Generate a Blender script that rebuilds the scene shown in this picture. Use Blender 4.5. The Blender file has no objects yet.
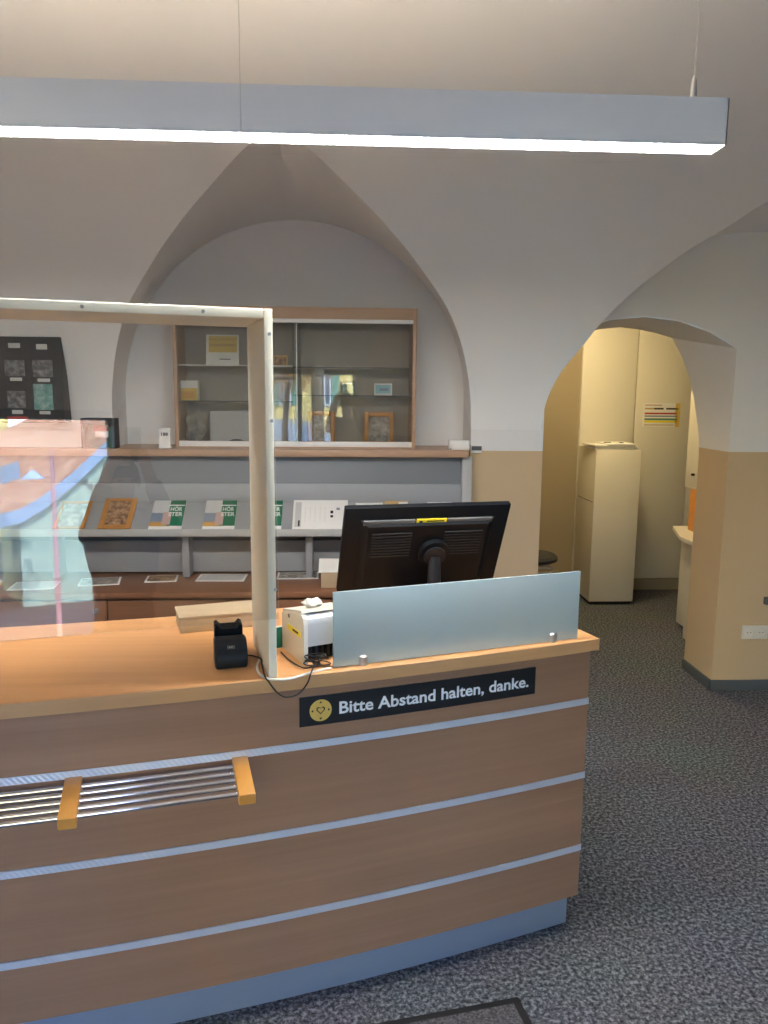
import bpy, bmesh, math, random
from math import sin, cos, pi, radians, sqrt, asin
from mathutils import Vector, Matrix
random.seed(7)
S = bpy.context.scene
COL = S.collection

# ------------------------------------------------------------------ camera
FPX, CAMH, PITCH, YAW, ROLL = 769.0, 1.70, radians(8.9), radians(3.0), radians(0.5)
_f = Vector((sin(YAW)*cos(PITCH), cos(YAW)*cos(PITCH), -sin(PITCH)))
_r0 = Vector((cos(YAW), -sin(YAW), 0)); _u0 = _r0.cross(_f)
_r = _r0*cos(ROLL) + _u0*sin(ROLL); _u = _u0*cos(ROLL) - _r0*sin(ROLL)
EYE = Vector((0, 0, CAMH))
cam_data = bpy.data.cameras.new('camera'); cam = bpy.data.objects.new('camera', cam_data); COL.objects.link(cam)
cam_data.sensor_fit = 'VERTICAL'; cam_data.sensor_height = 36.0; cam_data.lens = 36.0*FPX/1024
cam_data.clip_start = 0.05; cam_data.clip_end = 300
cam.matrix_world = Matrix(((_r.x, _u.x, -_f.x, EYE.x), (_r.y, _u.y, -_f.y, EYE.y), (_r.z, _u.z, -_f.z, EYE.z), (0, 0, 0, 1)))
S.camera = cam
def ray(px, py): return _r*((px-384)/FPX) - _u*((py-512)/FPX) + _f
def onZ(px, py, z): d = ray(px, py); return EYE + d*((z-CAMH)/d.z)
def onY(px, py, y): d = ray(px, py); return EYE + d*(y/d.y)

# ------------------------------------------------------------------ materials
MATS = {}
def lin(c):
    return tuple((v/12.92 if v <= .04045 else ((v+.055)/1.055)**2.4) for v in c)
def mat(name, col=(.8, .8, .8), rough=.5, metal=0., spec=.5, emit=None, estr=0., build=None, trans=0., bump=None):
    m = bpy.data.materials.new(name); m.use_nodes = True
    nt = m.node_tree; b = nt.nodes['Principled BSDF']
    b.inputs['Base Color'].default_value = (*col, 1); b.inputs['Roughness'].default_value = rough
    b.inputs['Metallic'].default_value = metal; b.inputs['Specular IOR Level'].default_value = spec
    b.inputs['Transmission Weight'].default_value = trans
    if emit: b.inputs['Emission Color'].default_value = (*emit, 1); b.inputs['Emission Strength'].default_value = estr
    if bump:
        t = nt.nodes.new('ShaderNodeTexCoord'); n = nt.nodes.new('ShaderNodeTexNoise'); n.inputs['Scale'].default_value = bump[0]; n.inputs['Detail'].default_value = 3
        k = nt.nodes.new('ShaderNodeBump'); k.inputs['Strength'].default_value = bump[1]; k.inputs['Distance'].default_value = .01
        nt.links.new(t.outputs['Object'], n.inputs['Vector']); nt.links.new(n.outputs['Fac'], k.inputs['Height']); nt.links.new(k.outputs['Normal'], b.inputs['Normal'])
    if build: build(nt, b)
    MATS[name] = m
    return m
def ramp(nt, stops, interp='LINEAR'):
    r = nt.nodes.new('ShaderNodeValToRGB'); r.color_ramp.interpolation = interp
    while len(r.color_ramp.elements) < len(stops): r.color_ramp.elements.new(.5)
    for e, (p, c) in zip(r.color_ramp.elements, stops): e.position = p; e.color = (*c, 1)
    return r
def wood(name, a, b, scale, rough=.35, rot=0., spec=.5):
    def f(nt, bs):
        t = nt.nodes.new('ShaderNodeNewGeometry'); mp = nt.nodes.new('ShaderNodeMapping')
        mp.inputs['Rotation'].default_value = (0, 0, rot); mp.inputs['Scale'].default_value = scale
        n = nt.nodes.new('ShaderNodeTexNoise'); n.inputs['Scale'].default_value = 1; n.inputs['Detail'].default_value = 6; n.inputs['Roughness'].default_value = .65
        n2 = nt.nodes.new('ShaderNodeTexNoise'); n2.inputs['Scale'].default_value = .35; n2.inputs['Detail'].default_value = 2
        mx = nt.nodes.new('ShaderNodeMath'); mx.operation = 'MULTIPLY_ADD'; mx.inputs[1].default_value = .65
        ml = nt.nodes.new('ShaderNodeMath'); ml.operation = 'MULTIPLY'; ml.inputs[1].default_value = .35
        r = ramp(nt, [(.3, b), (.7, a)])
        L = nt.links.new
        L(t.outputs['Position'], mp.inputs['Vector']); L(mp.outputs[0], n.inputs['Vector']); L(mp.outputs[0], n2.inputs['Vector'])
        L(n2.outputs['Fac'], ml.inputs[0]); L(n.outputs['Fac'], mx.inputs[0]); L(ml.outputs[0], mx.inputs[2]); L(mx.outputs[0], r.inputs['Fac']); L(r.outputs[0], bs.inputs['Base Color'])
    return mat(name, a, rough, spec=spec, build=f)
def glassy(name, tint=(1, 1, 1), r0=.05, rough=.0, gcol=(1, 1, 1)):
    m = bpy.data.materials.new(name); m.use_nodes = True; nt = m.node_tree; nt.nodes.clear()
    o = nt.nodes.new('ShaderNodeOutputMaterial'); tr = nt.nodes.new('ShaderNodeBsdfTransparent'); gl = nt.nodes.new('ShaderNodeBsdfGlossy'); mx = nt.nodes.new('ShaderNodeMixShader')
    tr.inputs[0].default_value = (*tint, 1); gl.inputs['Roughness'].default_value = rough; gl.inputs['Color'].default_value = (*gcol, 1)
    lw = nt.nodes.new('ShaderNodeLayerWeight'); lw.inputs['Blend'].default_value = .5
    p = nt.nodes.new('ShaderNodeMath'); p.operation = 'POWER'; p.inputs[1].default_value = 5
    q = nt.nodes.new('ShaderNodeMath'); q.operation = 'MULTIPLY_ADD'; q.inputs[1].default_value = 1-r0; q.inputs[2].default_value = r0
    L = nt.links.new
    L(lw.outputs['Facing'], p.inputs[0]); L(p.outputs[0], q.inputs[0]); L(q.outputs[0], mx.inputs[0]); L(tr.outputs[0], mx.inputs[1]); L(gl.outputs[0], mx.inputs[2]); L(mx.outputs[0], o.inputs['Surface'])
    return m

def _paint(nt, b):                       # two-tone wall: beige dado below, white above
    g = nt.nodes.new('ShaderNodeNewGeometry'); s = nt.nodes.new('ShaderNodeSeparateXYZ'); c = nt.nodes.new('ShaderNodeMath'); c.operation = 'GREATER_THAN'; c.inputs[1].default_value = 1.386
    mx = nt.nodes.new('ShaderNodeMix'); mx.data_type = 'RGBA'; mx.inputs[6].default_value = (.60, .455, .285, 1); mx.inputs[7].default_value = (.79, .785, .775, 1)
    L = nt.links.new
    L(g.outputs['Position'], s.inputs[0]); L(s.outputs['Z'], c.inputs[0]); L(c.outputs[0], mx.inputs[0]); L(mx.outputs[2], b.inputs['Base Color'])
PAINT = mat('two_tone_paint', rough=.85, spec=.2, build=_paint)
WHITEWALL = mat('white_plaster', (.86, .86, .855), .9, spec=.2, bump=(6, .05))
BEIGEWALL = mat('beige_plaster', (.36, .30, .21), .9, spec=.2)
def _carpet(nt, b):
    g = nt.nodes.new('ShaderNodeNewGeometry'); n = nt.nodes.new('ShaderNodeTexNoise'); n.inputs['Scale'].default_value = 78; n.inputs['Detail'].default_value = 3; n.inputs['Roughness'].default_value = .7
    n2 = nt.nodes.new('ShaderNodeTexNoise'); n2.inputs['Scale'].default_value = 2.5
    r = ramp(nt, [(.36, (.033, .037, .043)), (.5, (.108, .116, .130)), (.64, (.29, .308, .335))])
    mx = nt.nodes.new('ShaderNodeMix'); mx.data_type = 'RGBA'; mx.blend_type = 'MULTIPLY'; mx.inputs[0].default_value = .25
    k = nt.nodes.new('ShaderNodeBump'); k.inputs['Strength'].default_value = .4; k.inputs['Distance'].default_value = .004
    L = nt.links.new
    L(g.outputs['Position'], n.inputs['Vector']); L(g.outputs['Position'], n2.inputs['Vector']); L(n.outputs['Fac'], r.inputs[0]); L(r.outputs[0], mx.inputs[6]); L(n2.outputs['Color'], mx.inputs[7]); L(mx.outputs[2], b.inputs['Base Color'])
    L(n.outputs['Fac'], k.inputs['Height']); L(k.outputs[0], b.inputs['Normal'])
CARPET = mat('speckled_carpet', rough=.95, spec=.1, build=_carpet)
FRONTWOOD = wood('beech_laminate_front_dim', (.36, .215, .140), (.27, .155, .098), (1.0, 2.0, 34), .34)  # same beech as the top, its weaker light put into the colour
TOPWOOD = wood('beech_laminate_top_lit', (.68, .36, .155), (.57, .285, .115), (1.3, 30, 2), .3, radians(-15), spec=.3)  # same beech as the front, lamp light from above put into the colour
EDGEWOOD = wood('beech_edge_band', (.56, .34, .17), (.47, .27, .125), (1.5, 2, 50), .35)
BRACKETWOOD = wood('orange_beech', (.72, .36, .085), (.60, .28, .06), (20, 4, 20), .35)
REDWOOD = wood('reddish_laminate', (.27, .125, .065), (.20, .09, .045), (1.2, 3, 30), .4)
CASEWOOD = wood('pale_beech', (.50, .33, .22), (.42, .27, .175), (1.5, 2, 40), .4)
BOXWOOD = wood('raw_pine', (.52, .41, .27), (.45, .34, .22), (3, 30, 30), .55)
FRAMEWOOD = wood('amber_wood', (.52, .25, .07), (.42, .19, .05), (10, 10, 30), .4)
def _strip(nt, b):
    g = nt.nodes.new('ShaderNodeNewGeometry'); w = nt.nodes.new('ShaderNodeTexWave'); w.inputs['Scale'].default_value = 38; w.wave_type = 'BANDS'; w.bands_direction = 'DIAGONAL'
    k = nt.nodes.new('ShaderNodeBump'); k.inputs['Strength'].default_value = .25; k.inputs['Distance'].default_value = .003
    nt.links.new(g.outputs['Position'], w.inputs['Vector']); nt.links.new(w.outputs['Fac'], k.inputs['Height']); nt.links.new(k.outputs[0], b.inputs['Normal'])
ALU = mat('ribbed_aluminium', (.72, .80, .95), .40, .55, build=_strip)
KICK = mat('brushed_kick_metal', (.36, .46, .62), .42, .5)
CHROME = mat('chrome', (.85, .87, .9), .12, 1.)
STEEL = mat('satin_steel', (.6, .61, .62), .35, 1.)
SCREWM = mat('screw_grey', (.30, .30, .29), .4, .6)
SCREENW = mat('cream_lacquer', (.90, .875, .75), .45)
ACRYL = glassy('clear_acrylic', (.94, .937, .925), .055)
CASEGLASS = glassy('display_glass', (.93, .935, .925), .04)
SHELFGLASS = glassy('shelf_glass', (.80, .88, .85), .08)
DOORGLASS = glassy('window_glass', (.97, .98, .98), .04)
def _frost(nt, b):
    g = nt.nodes.new('ShaderNodeNewGeometry'); n = nt.nodes.new('ShaderNodeTexNoise'); n.inputs['Scale'].default_value = 240
    k = nt.nodes.new('ShaderNodeBump'); k.inputs['Strength'].default_value = .15; k.inputs['Distance'].default_value = .002
    nt.links.new(g.outputs['Position'], n.inputs['Vector']); nt.links.new(n.outputs['Fac'], k.inputs['Height']); nt.links.new(k.outputs[0], b.inputs['Normal'])
FROST = mat('frosted_glass', (.47, .61, .66), .42, trans=.38, spec=.8, build=_frost)
LAMPBODY = mat('silver_lamp_lacquer', (.78, .80, .83), .45, .0)
DIFF = mat('lamp_diffuser', (.9, .9, .9), .5, emit=(1., .965, .93), estr=46.)
UPLIGHT = mat('lamp_uplight', (.9, .9, .9), .5, emit=(1., .84, .64), estr=15.)
BLACK = mat('black_plastic', (.006, .0075, .010), .5, spec=.12)
BLACKM = mat('black_matte', (.02, .021, .023), .7)
DARKGREY = mat('dark_grey_plastic', (.013, .016, .022), .42, spec=.25)
MIDGREY = mat('mid_grey_plastic', (.10, .105, .11), .5)
SIGNBLACK = mat('sign_black', (.010, .011, .014), .4)
SIGNWHITE = mat('sign_white', (.83, .87, .93), .5)
GOLD = mat('sign_gold', (.66, .46, .12), .4)
YELLOWST = mat('yellow_sticker', (.85, .72, .03), .5)
CREAMP = mat('cream_printer_plastic', (.66, .64, .57), .4)
SILVERP = mat('silver_printer_plastic', (.55, .58, .62), .3, .3)
PAPER = mat('white_paper', (.82, .82, .80), .8)
PAPERGREY = mat('grey_paper', (.55, .56, .56), .8)
GREEN = mat('green_card', (.012, .16, .085), .5)
DKGREEN = mat('dark_green_card', (.03, .10, .06), .6)
RED = mat('red_card', (.42, .04, .03), .6)
PINK = mat('pink_photo', (.52, .36, .33), .6)
ORANGE = mat('orange_photo', (.62, .33, .09), .6)
BLUEG = mat('blue_grey_photo', (.22, .28, .36), .6)
TEAL = mat('teal_photo', (.10, .27, .26), .6)
TAN = mat('tan_card', (.52, .36, .16), .7)
YELLOWC = mat('yellow_card', (.70, .50, .12), .6)
BLUEC = mat('blue_card', (.30, .55, .66), .6)
CABLEW = mat('white_cable', (.75, .73, .68), .5)
CABLEB = mat('black_cable', (.012, .012, .013), .5)
RACKGREY = mat('grey_rack_metal', (.20, .215, .235), .5, .1)
RACKLIGHT = mat('light_grey_rack', (.34, .355, .375), .5, .1)
SHELFEDGE = mat('shelf_edge_grey', (.46, .465, .455), .5)
CASEBACK = mat('case_backing', (.42, .38, .34), .9)
RAILW = mat('white_rail', (.80, .79, .76), .4)
CABWHITE = mat('white_cabinet_lacquer', (.74, .71, .62), .45)
SEAM = mat('cabinet_seam', (.16, .13, .09), .8)
ORPANEL = mat('orange_panel', (.72, .30, .05), .5)
SKIRT = mat('slate_skirting', (.085, .10, .105), .7)
SOCKETW = mat('ivory_socket', (.72, .69, .62), .4)
RUBBER = mat('black_rubber', (.012, .012, .013), .8)
def _mottle(cols, scale):
    def f(nt, b):
        g = nt.nodes.new('ShaderNodeTexCoord'); n = nt.nodes.new('ShaderNodeTexNoise'); n.inputs['Scale'].default_value = scale; n.inputs['Detail'].default_value = 4
        r = ramp(nt, [(.3+.4*i/(len(cols)-1), c) for i, c in enumerate(cols)])
        nt.links.new(g.outputs['Object'], n.inputs['Vector']); nt.links.new(n.outputs['Fac'], r.inputs[0]); nt.links.new(r.outputs[0], b.inputs['Base Color'])
    return f
MOSAIC = mat('mosaic_picture', rough=.6, build=_mottle([(.06, .05, .045), (.30, .17, .09), (.48, .33, .2)], 45))
SHADOWPIC = mat('dark_photo', rough=.5, build=_mottle([(.02, .02, .022), (.12, .12, .13), (.30, .30, .31)], 40))
LIGHTPIC = mat('pale_photo', rough=.5, build=_mottle([(.16, .15, .14), (.32, .29, .26), (.52, .47, .42)], 30))
TEALPIC = mat('teal_picture', rough=.5, build=_mottle([(.05, .17, .17), (.12, .30, .29), (.36, .46, .44)], 38))
STONE = mat('mottled_stone', rough=.8, build=_mottle([(.12, .12, .11), (.30, .29, .27), (.46, .45, .42)], 22))
LANDPIC = mat('landscape_photo', rough=.6, build=_mottle([(.10, .10, .08), (.30, .27, .22), (.50, .50, .50)], 35))
MAT_FIBRE = mat('grey_mat_fibre', rough=.95, build=_mottle([(.03, .03, .034), (.085, .085, .093), (.17, .17, .185)], 140))
SKINM = mat('skin', (.50, .29, .21), .5)
COAT = mat('dark_coat', (.035, .036, .042), .8)
TROUSER = mat('dark_trousers', (.03, .035, .055), .85)
HAIR = mat('dark_hair', (.02, .015, .012), .6)
PHONEM = mat('phone_black', (.012, .012, .014), .25)
YFACADE = mat('yellow_render', (.80, .62, .22), .9)
GFACADE = mat('pale_green_render', (.33, .44, .36), .9)
WHITETRIM = mat('white_trim', (.78, .80, .84), .8)
BLUETRIM = mat('pale_blue_fascia', (.24, .35, .50), .8)
SHUTTER = mat('green_shutter', (.10, .26, .20), .6)
WINDARK = mat('window_dark', (.09, .13, .18), .15)
def _roof(nt, b):
    g = nt.nodes.new('ShaderNodeNewGeometry'); n = nt.nodes.new('ShaderNodeTexNoise'); n.inputs['Scale'].default_value = 5; n.inputs['Detail'].default_value = 6
    r = ramp(nt, [(.3, (.42, .175, .10)), (.7, (.66, .38, .24))])
    nt.links.new(g.outputs['Position'], n.inputs['Vector']); nt.links.new(n.outputs['Fac'], r.inputs[0]); nt.links.new(r.outputs[0], b.inputs['Base Color'])
ROOF = mat('clay_roof_tiles', rough=.9, build=_roof)
ASPHALT = mat('street_asphalt', (.09, .09, .095), .9)
LEAF = mat('autumn_leaf', (.62, .25, .05), .7)
LEAF2 = mat('yellow_leaf', (.72, .45, .10), .7)
BARK = mat('bark', (.06, .045, .035), .9)
CARPAINT = mat('light_blue_car_paint', (.34, .42, .52), .3, .2)
LAMPPINK = mat('street_lamp_paint', (.55, .28, .30), .5)
LAMPBLUE = mat('street_lamp_shade', (.45, .58, .78), .4)
WARMLAMP = mat('warm_lamp_glow', (.9, .9, .9), .5, emit=(1., .76, .38), estr=28.)
BULBFRAME = mat('aluminium_frame', (.30, .31, .32), .5)

# ------------------------------------------------------------------ mesh builder
class MB:
    def __init__(s): s.v = []; s.f = []; s.m = []; s.mats = []
    def _mi(s, m):
        if m not in s.mats: s.mats.append(m)
        return s.mats.index(m)
    def add(s, vs, fs, m, M=None):
        o = len(s.v); k = s._mi(m)
        s.v += [(M @ Vector(v) if M else Vector(v)) for v in vs]
        for f in fs: s.f.append([o+i for i in f]); s.m.append(k)
        return s
    def box(s, c, d, m, bev=0., M=None, seg=2):
        bm = bmesh.new(); bmesh.ops.create_cube(bm, size=1)
        for v in bm.verts: v.co = Vector((v.co.x*d[0], v.co.y*d[1], v.co.z*d[2]))
        if bev > 0: bmesh.ops.bevel(bm, geom=list(bm.edges), offset=min(bev, min(d)*.45), segments=seg, profile=.5, affect='EDGES')
        bm.verts.index_update()
        T = Matrix.Translation(c)
        s.add([T @ v.co for v in bm.verts], [[v.index for v in f.verts] for f in bm.faces], m, M); bm.free(); return s
    def bx(s, x0, x1, y0, y1, z0, z1, m, bev=0., M=None):
        return s.box(((x0+x1)/2, (y0+y1)/2, (z0+z1)/2), (abs(x1-x0), abs(y1-y0), abs(z1-z0)), m, bev, M)
    def loft(s, rings, m, cap=True, closed=True, M=None):
        n = len(rings[0]); vs = [p for r in rings for p in r]; fs = []
        for i in range(len(rings)-1):
            for j in range(n if closed else n-1):
                k = (j+1) % n; fs.append([i*n+j, i*n+k, (i+1)*n+k, (i+1)*n+j])
        if cap: fs.append(list(range(n))[::-1]); fs.append([(len(rings)-1)*n+j for j in range(n)])
        return s.add(vs, fs, m, M)
    def cyl(s, p0, p1, r0, m, r1=None, n=20, M=None):
        return s.tube([p0, p1], [r0, r0 if r1 is None else r1], m, n, M)
    def tube(s, pts, r, m, n=8, M=None):
        pts = [Vector(p) for p in pts]; rr = r if isinstance(r, (list, tuple)) else [r]*len(pts)
        rings = []; nrm = None
        for i, p in enumerate(pts):
            t = (pts[min(i+1, len(pts)-1)]-pts[max(i-1, 0)]).normalized()
            if nrm is None: nrm = t.orthogonal().normalized()
            else:
                nrm = (nrm - t*nrm.dot(t)); nrm = nrm.normalized() if nrm.length > 1e-6 else t.orthogonal().normalized()
            b = t.cross(nrm)
            rings.append([p + (nrm*cos(2*pi*k/n)+b*sin(2*pi*k/n))*rr[i] for k in range(n)])
        return s.loft(rings, m, M=M)
    def lathe(s, prof, m, n=24, M=None):
        return s.loft([[(max(r, 1e-4)*cos(2*pi*k/n), max(r, 1e-4)*sin(2*pi*k/n), z) for k in range(n)] for r, z in prof], m, M=M)
    def prism(s, poly, h0, h1, m, M=None, axis='Z'):
        def P(a, b, h): return (a, b, h) if axis == 'Z' else ((a, h, b) if axis == 'Y' else (h, a, b))
        return s.loft([[P(a, b, h0) for a, b in poly], [P(a, b, h1) for a, b in poly]], m, M=M)
    def build(s, name, parent=None, angle=35, loc=None):
        me = bpy.data.meshes.new(name)
        W = Matrix.Identity(4)
        if parent is not None:
            p = parent
            while p is not None: W = W @ p.matrix_basis.inverted() if False else (p.matrix_basis @ W if False else W); p = p.parent
            root = parent
            chain = []
            while root is not None: chain.append(root.matrix_basis.copy()); root = root.parent
            A = Matrix.Identity(4)
            for c in reversed(chain): A = A @ c
            W = A.inverted()
        elif loc is None:
            xs = [v.x for v in s.v]; ys = [v.y for v in s.v]; zs = [v.z for v in s.v]
            loc = Vector(((min(xs)+max(xs))/2, (min(ys)+max(ys))/2, min(zs)))
        if parent is None: W = Matrix.Translation(-Vector(loc))
        me.from_pydata([W @ v for v in s.v], [], s.f)
        for m in s.mats: me.materials.append(m)
        me.polygons.foreach_set('material_index', s.m)
        me.polygons.foreach_set('use_smooth', [True]*len(s.f))
        bm = bmesh.new(); bm.from_mesh(me); bmesh.ops.recalc_face_normals(bm, faces=list(bm.faces)); bm.to_mesh(me); bm.free()
        me.update()
        try: me.set_sharp_from_angle(angle=radians(angle))
        except Exception: pass
        o = bpy.data.objects.new(name, me); COL.objects.link(o)
        if parent is not None: o.parent = parent
        else: o.location = loc
        return o
def thing(name, label, cat, loc=(0, 0, 0), rz=0., group=None):
    o = bpy.data.objects.new(name, None); COL.objects.link(o); o.location = loc; o.rotation_euler = (0, 0, rz); o.empty_display_size = .05
    o.matrix_basis = Matrix.Translation(loc) @ Matrix.Rotation(rz, 4, 'Z')
    return tag(o, label, cat, group)
def tag(o, label, cat, group=None):
    o['label'] = label; o['category'] = cat
    if group: o['group'] = group
    return o
def struct(o): o['kind'] = 'structure'; return o
def frame(loc, rz=0., tilt=0.):      # local frame -> world
    return Matrix.Translation(loc) @ Matrix.Rotation(rz, 4, 'Z') @ Matrix.Rotation(tilt, 4, 'X')
def text_geo(body, bold=0.):
    cu = bpy.data.curves.new('t', 'FONT'); cu.body = body; cu.size = 1; cu.offset = bold; cu.resolution_u = 3
    o = bpy.data.objects.new('t', cu); COL.objects.link(o)
    dg = bpy.context.evaluated_depsgraph_get(); me = bpy.data.meshes.new_from_object(o.evaluated_get(dg))
    vs = [v.co.copy() for v in me.vertices]; fs = [list(p.vertices) for p in me.polygons]
    bpy.data.objects.remove(o); bpy.data.curves.remove(cu); bpy.data.meshes.remove(me)
    x0 = min(v.x for v in vs); x1 = max(v.x for v in vs)
    return [((v.x-x0)/(x1-x0), v.y, 0) for v in vs], fs     # u 0..1, v in font units (cap height about .69)
def add_text(mb, body, m, fn, bold=.0):
    vs, fs = text_geo(body, bold); mb.add([fn(u, v) for u, v, _ in vs], fs, m)
def hermite(tab, x):
    if x <= tab[0][0]: return tab[0][1]
    if x >= tab[-1][0]: return tab[-1][1]
    for i in range(len(tab)-1):
        if tab[i][0] <= x <= tab[i+1][0]: break
    def sl(k):
        if k == 0: return (tab[1][1]-tab[0][1])/(tab[1][0]-tab[0][0])
        if k == len(tab)-1: return (tab[-1][1]-tab[-2][1])/(tab[-1][0]-tab[-2][0])
        a = (tab[k][1]-tab[k-1][1])/(tab[k][0]-tab[k-1][0]); b = (tab[k+1][1]-tab[k][1])/(tab[k+1][0]-tab[k][0])
        return 0 if a*b <= 0 else 2*a*b/(a+b)
    h = tab[i+1][0]-tab[i][0]; t = (x-tab[i][0])/h
    return (2*t**3-3*t*t+1)*tab[i][1]+(t**3-2*t*t+t)*h*sl(i)+(-2*t**3+3*t*t)*tab[i+1][1]+(t**3-t*t)*h*sl(i+1)

# ------------------------------------------------------------------ room shell
YW, YN, YF = 4.16, 4.44, -.90            # back wall face, niche back, front wall face
XL, XR = -3.2, 3.36
VY0, VA, VZS, VB = .80, 3.36, 1.50, 1.75
def vz(y): return VZS + VB*sqrt(max(0, 1-((y-VY0)/VA)**2))
def vy(z): return VY0 + VA*sqrt(max(0, 1-((z-VZS)/VB)**2))
N1, N2 = (-1.226, .686), (1.070, 3.330)
G1 = [(0, 2.73), (.147, 2.655), (.296, 2.56), (.414, 2.478), (.5, 2.41), (.57, 2.35), (.65, 2.27), (.73, 2.185), (.79, 2.11), (.85, 2.005), (.9, 1.88), (.93, 1.765), (.948, 1.65), (.956, 1.50)]
G2 = [(0, 2.72), (.325, 2.549), (.465, 2.445), (.565, 2.38), (.663, 2.298), (.766, 2.2), (.881, 2.062), (.962, 1.934), (1.043, 1.816), (1.105, 1.67), (1.122, 1.58), (1.130, 1.50)]
def groin(i, x):
    c = (N1[0]+N1[1])/2 if i == 1 else (N2[0]+N2[1])/2
    return hermite(G1 if i == 1 else G2, abs(x-c))
def inner(i, x):
    if i == 1: c, a, z0, b = -.27, .956, 1.66, .965
    else: c, a, z0, b = 2.2, 1.13, 1.55, 1.005
    return z0 + b*sqrt(max(0, 1-((x-c)/a)**2))
def cols(a, b, n): return [a+(b-a)*(.5-.5*cos(pi*i/n)) for i in range(n+1)]
def frange(a, b, n): return [a+(b-a)*i/n for i in range(n+1)]
xs = frange(XL, N1[0], 8)[:-1] + cols(*N1, 72)[:-1] + frange(N1[1], N2[0], 6)[:-1] + cols(*N2, 72)[:-1] + [N2[1], XR]
def region(x):
    if N1[0]-1e-6 <= x <= N1[1]+1e-6: return 1
    if N2[0]-1e-6 <= x <= N2[1]+1e-6: return 2
    return 0
c = MB()
NV = 40
t_front = asin((YF-VY0)/VA)
rings = []
for x in xs:
    k = region(x); zt = groin(k, x) if k else VZS
    ye = vy(zt); te = asin(min(1, (ye-VY0)/VA))
    ring = []
    for j in range(NV+1):
        t = t_front+(te-t_front)*j/NV
        ring.append((x, VY0+VA*sin(t), VZS+VB*cos(t)))
    rings.append(ring)
c.loft(rings, WHITEWALL, cap=False, closed=False)
for k, NR, Y in ((1, N1, YN), (2, N2, YW)):       # lunette caps
    rr = []
    for x in cols(*NR, 72):
        zg = groin(k, x); p = Vector((x, vy(zg), zg)); q = Vector((x, Y+.002, inner(k, x)))
        rr.append([p.lerp(q, j/8) for j in range(9)])
    c.loft(rr, WHITEWALL, cap=False, closed=False)
struct(c.build('ceiling', angle=28))
# back wall: left part, niche, pier, lunette wall with the arched opening
w = MB()
def quad(mb, p, m=PAINT): mb.add(p, [[0, 1, 2, 3]], m)
quad(w, [(XL, YW, 0), (N1[0], YW, 0), (N1[0], YW, VZS), (XL, YW, VZS)])
quad(w, [(N1[1], YW, 0), (N2[0], YW, 0), (N2[0], YW, VZS), (N1[1], YW, VZS)])
w.loft([[(x, YN, 0), (x, YN, 1.386), (x, YN, inner(1, x))] for x in cols(*N1, 72)], PAINT, cap=False, closed=False)
for e in N1: quad(w, [(e, YW, 0), (e, YN, 0), (e, YN, inner(1, e)), (e, YW, VZS)])
OX0, OX1, OC = 1.085, 2.130, 1.6075
def near_top(x):
    h = (OX1-OX0)/2; R = .927; return 2.108-(R-sqrt(R*R-(x-OC)**2))
far_r = [(2.13, 0), (2.13, .7), (2.13, 1.33), (2.122, 1.45), (2.103, 1.548), (2.078, 1.66), (2.044, 1.783), (1.99, 1.91), (1.919, 2.025), (1.82, 2.052), (1.725, 2.070), (1.6075, 2.083)]
near_r = [(2.13, 0), (2.13, .7), (2.13, 1.33), (2.13, 1.45), (2.13, 1.548), (2.13, 1.66), (2.13, 1.783), (2.13, 1.87), (2.13, near_top(2.13)), (1.97, near_top(1.97)), (1.79, near_top(1.79)), (1.6075, 2.108)]
def mirr(L): return L + [(2*OC-x, z) for x, z in L[-2::-1]]
FAR, NEAR = mirr(far_r), mirr(near_r)
w.loft([[(x, YW, z) for x, z in NEAR], [(x, YW+.36, z) for x, z in FAR]], PAINT, cap=False, closed=False)
oc = [x for x in cols(N2[0], N2[1], 72)]
def wallcols(lo, hi, top, bot, Y, n=24):
    w.loft([[(x, Y, bot(x)), (x, Y, (bot(x)+top(x))/2), (x, Y, top(x))] for x in frange(lo, hi, n)], PAINT, cap=False, closed=False)
t2 = lambda x: inner(2, x)
wallcols(N2[0], OX0, t2, lambda x: 0, YW, 3)
wallcols(OX1, N2[1], t2, lambda x: 0, YW, 40)
wallcols(OX0, OX1, t2, near_top, YW, 48)
quad(w, [(N2[1], YW, 0), (XR, YW, 0), (XR, YW, VZS), (N2[1], YW, VZS)])
# far face of that wall (towards the side room)
PYW = YW+.36
w.loft([[(.6, PYW, 0), (.6, PYW, 2.62)], [(OX0, PYW, 0), (OX0, PYW, 2.62)]], PAINT, cap=False, closed=False)
w.loft([[(x, PYW, z), (x, PYW, 2.62)] for x, z in FAR], PAINT, cap=False, closed=False)
w.loft([[(OX1, PYW, 0), (OX1, PYW, 2.62)], [(4.1, PYW, 0), (4.1, PYW, 2.62)]], PAINT, cap=False, closed=False)
struct(w.build('wall_back', angle=25))
b = MB(); b.bx(XL-.2, XL, YF-.3, YW, 0, 3.4, PAINT); struct(b.build('wall_left'))
b = MB(); b.bx(XR, XR+.2, YF-.3, YW, 0, 3.4, PAINT); struct(b.build('wall_right'))
b = MB(); b.bx(-3.6, 4.3, YF-.3, 7.1, -.15, 0, CARPET); struct(b.build('floor'))
b = MB(); b.bx(-3.6, 4.3, YF-.3, 7.1, 3.36, 3.56, WHITEWALL); struct(b.build('sun_block_slab'))  # unseen slab added over the vault to keep sunlight out
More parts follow.
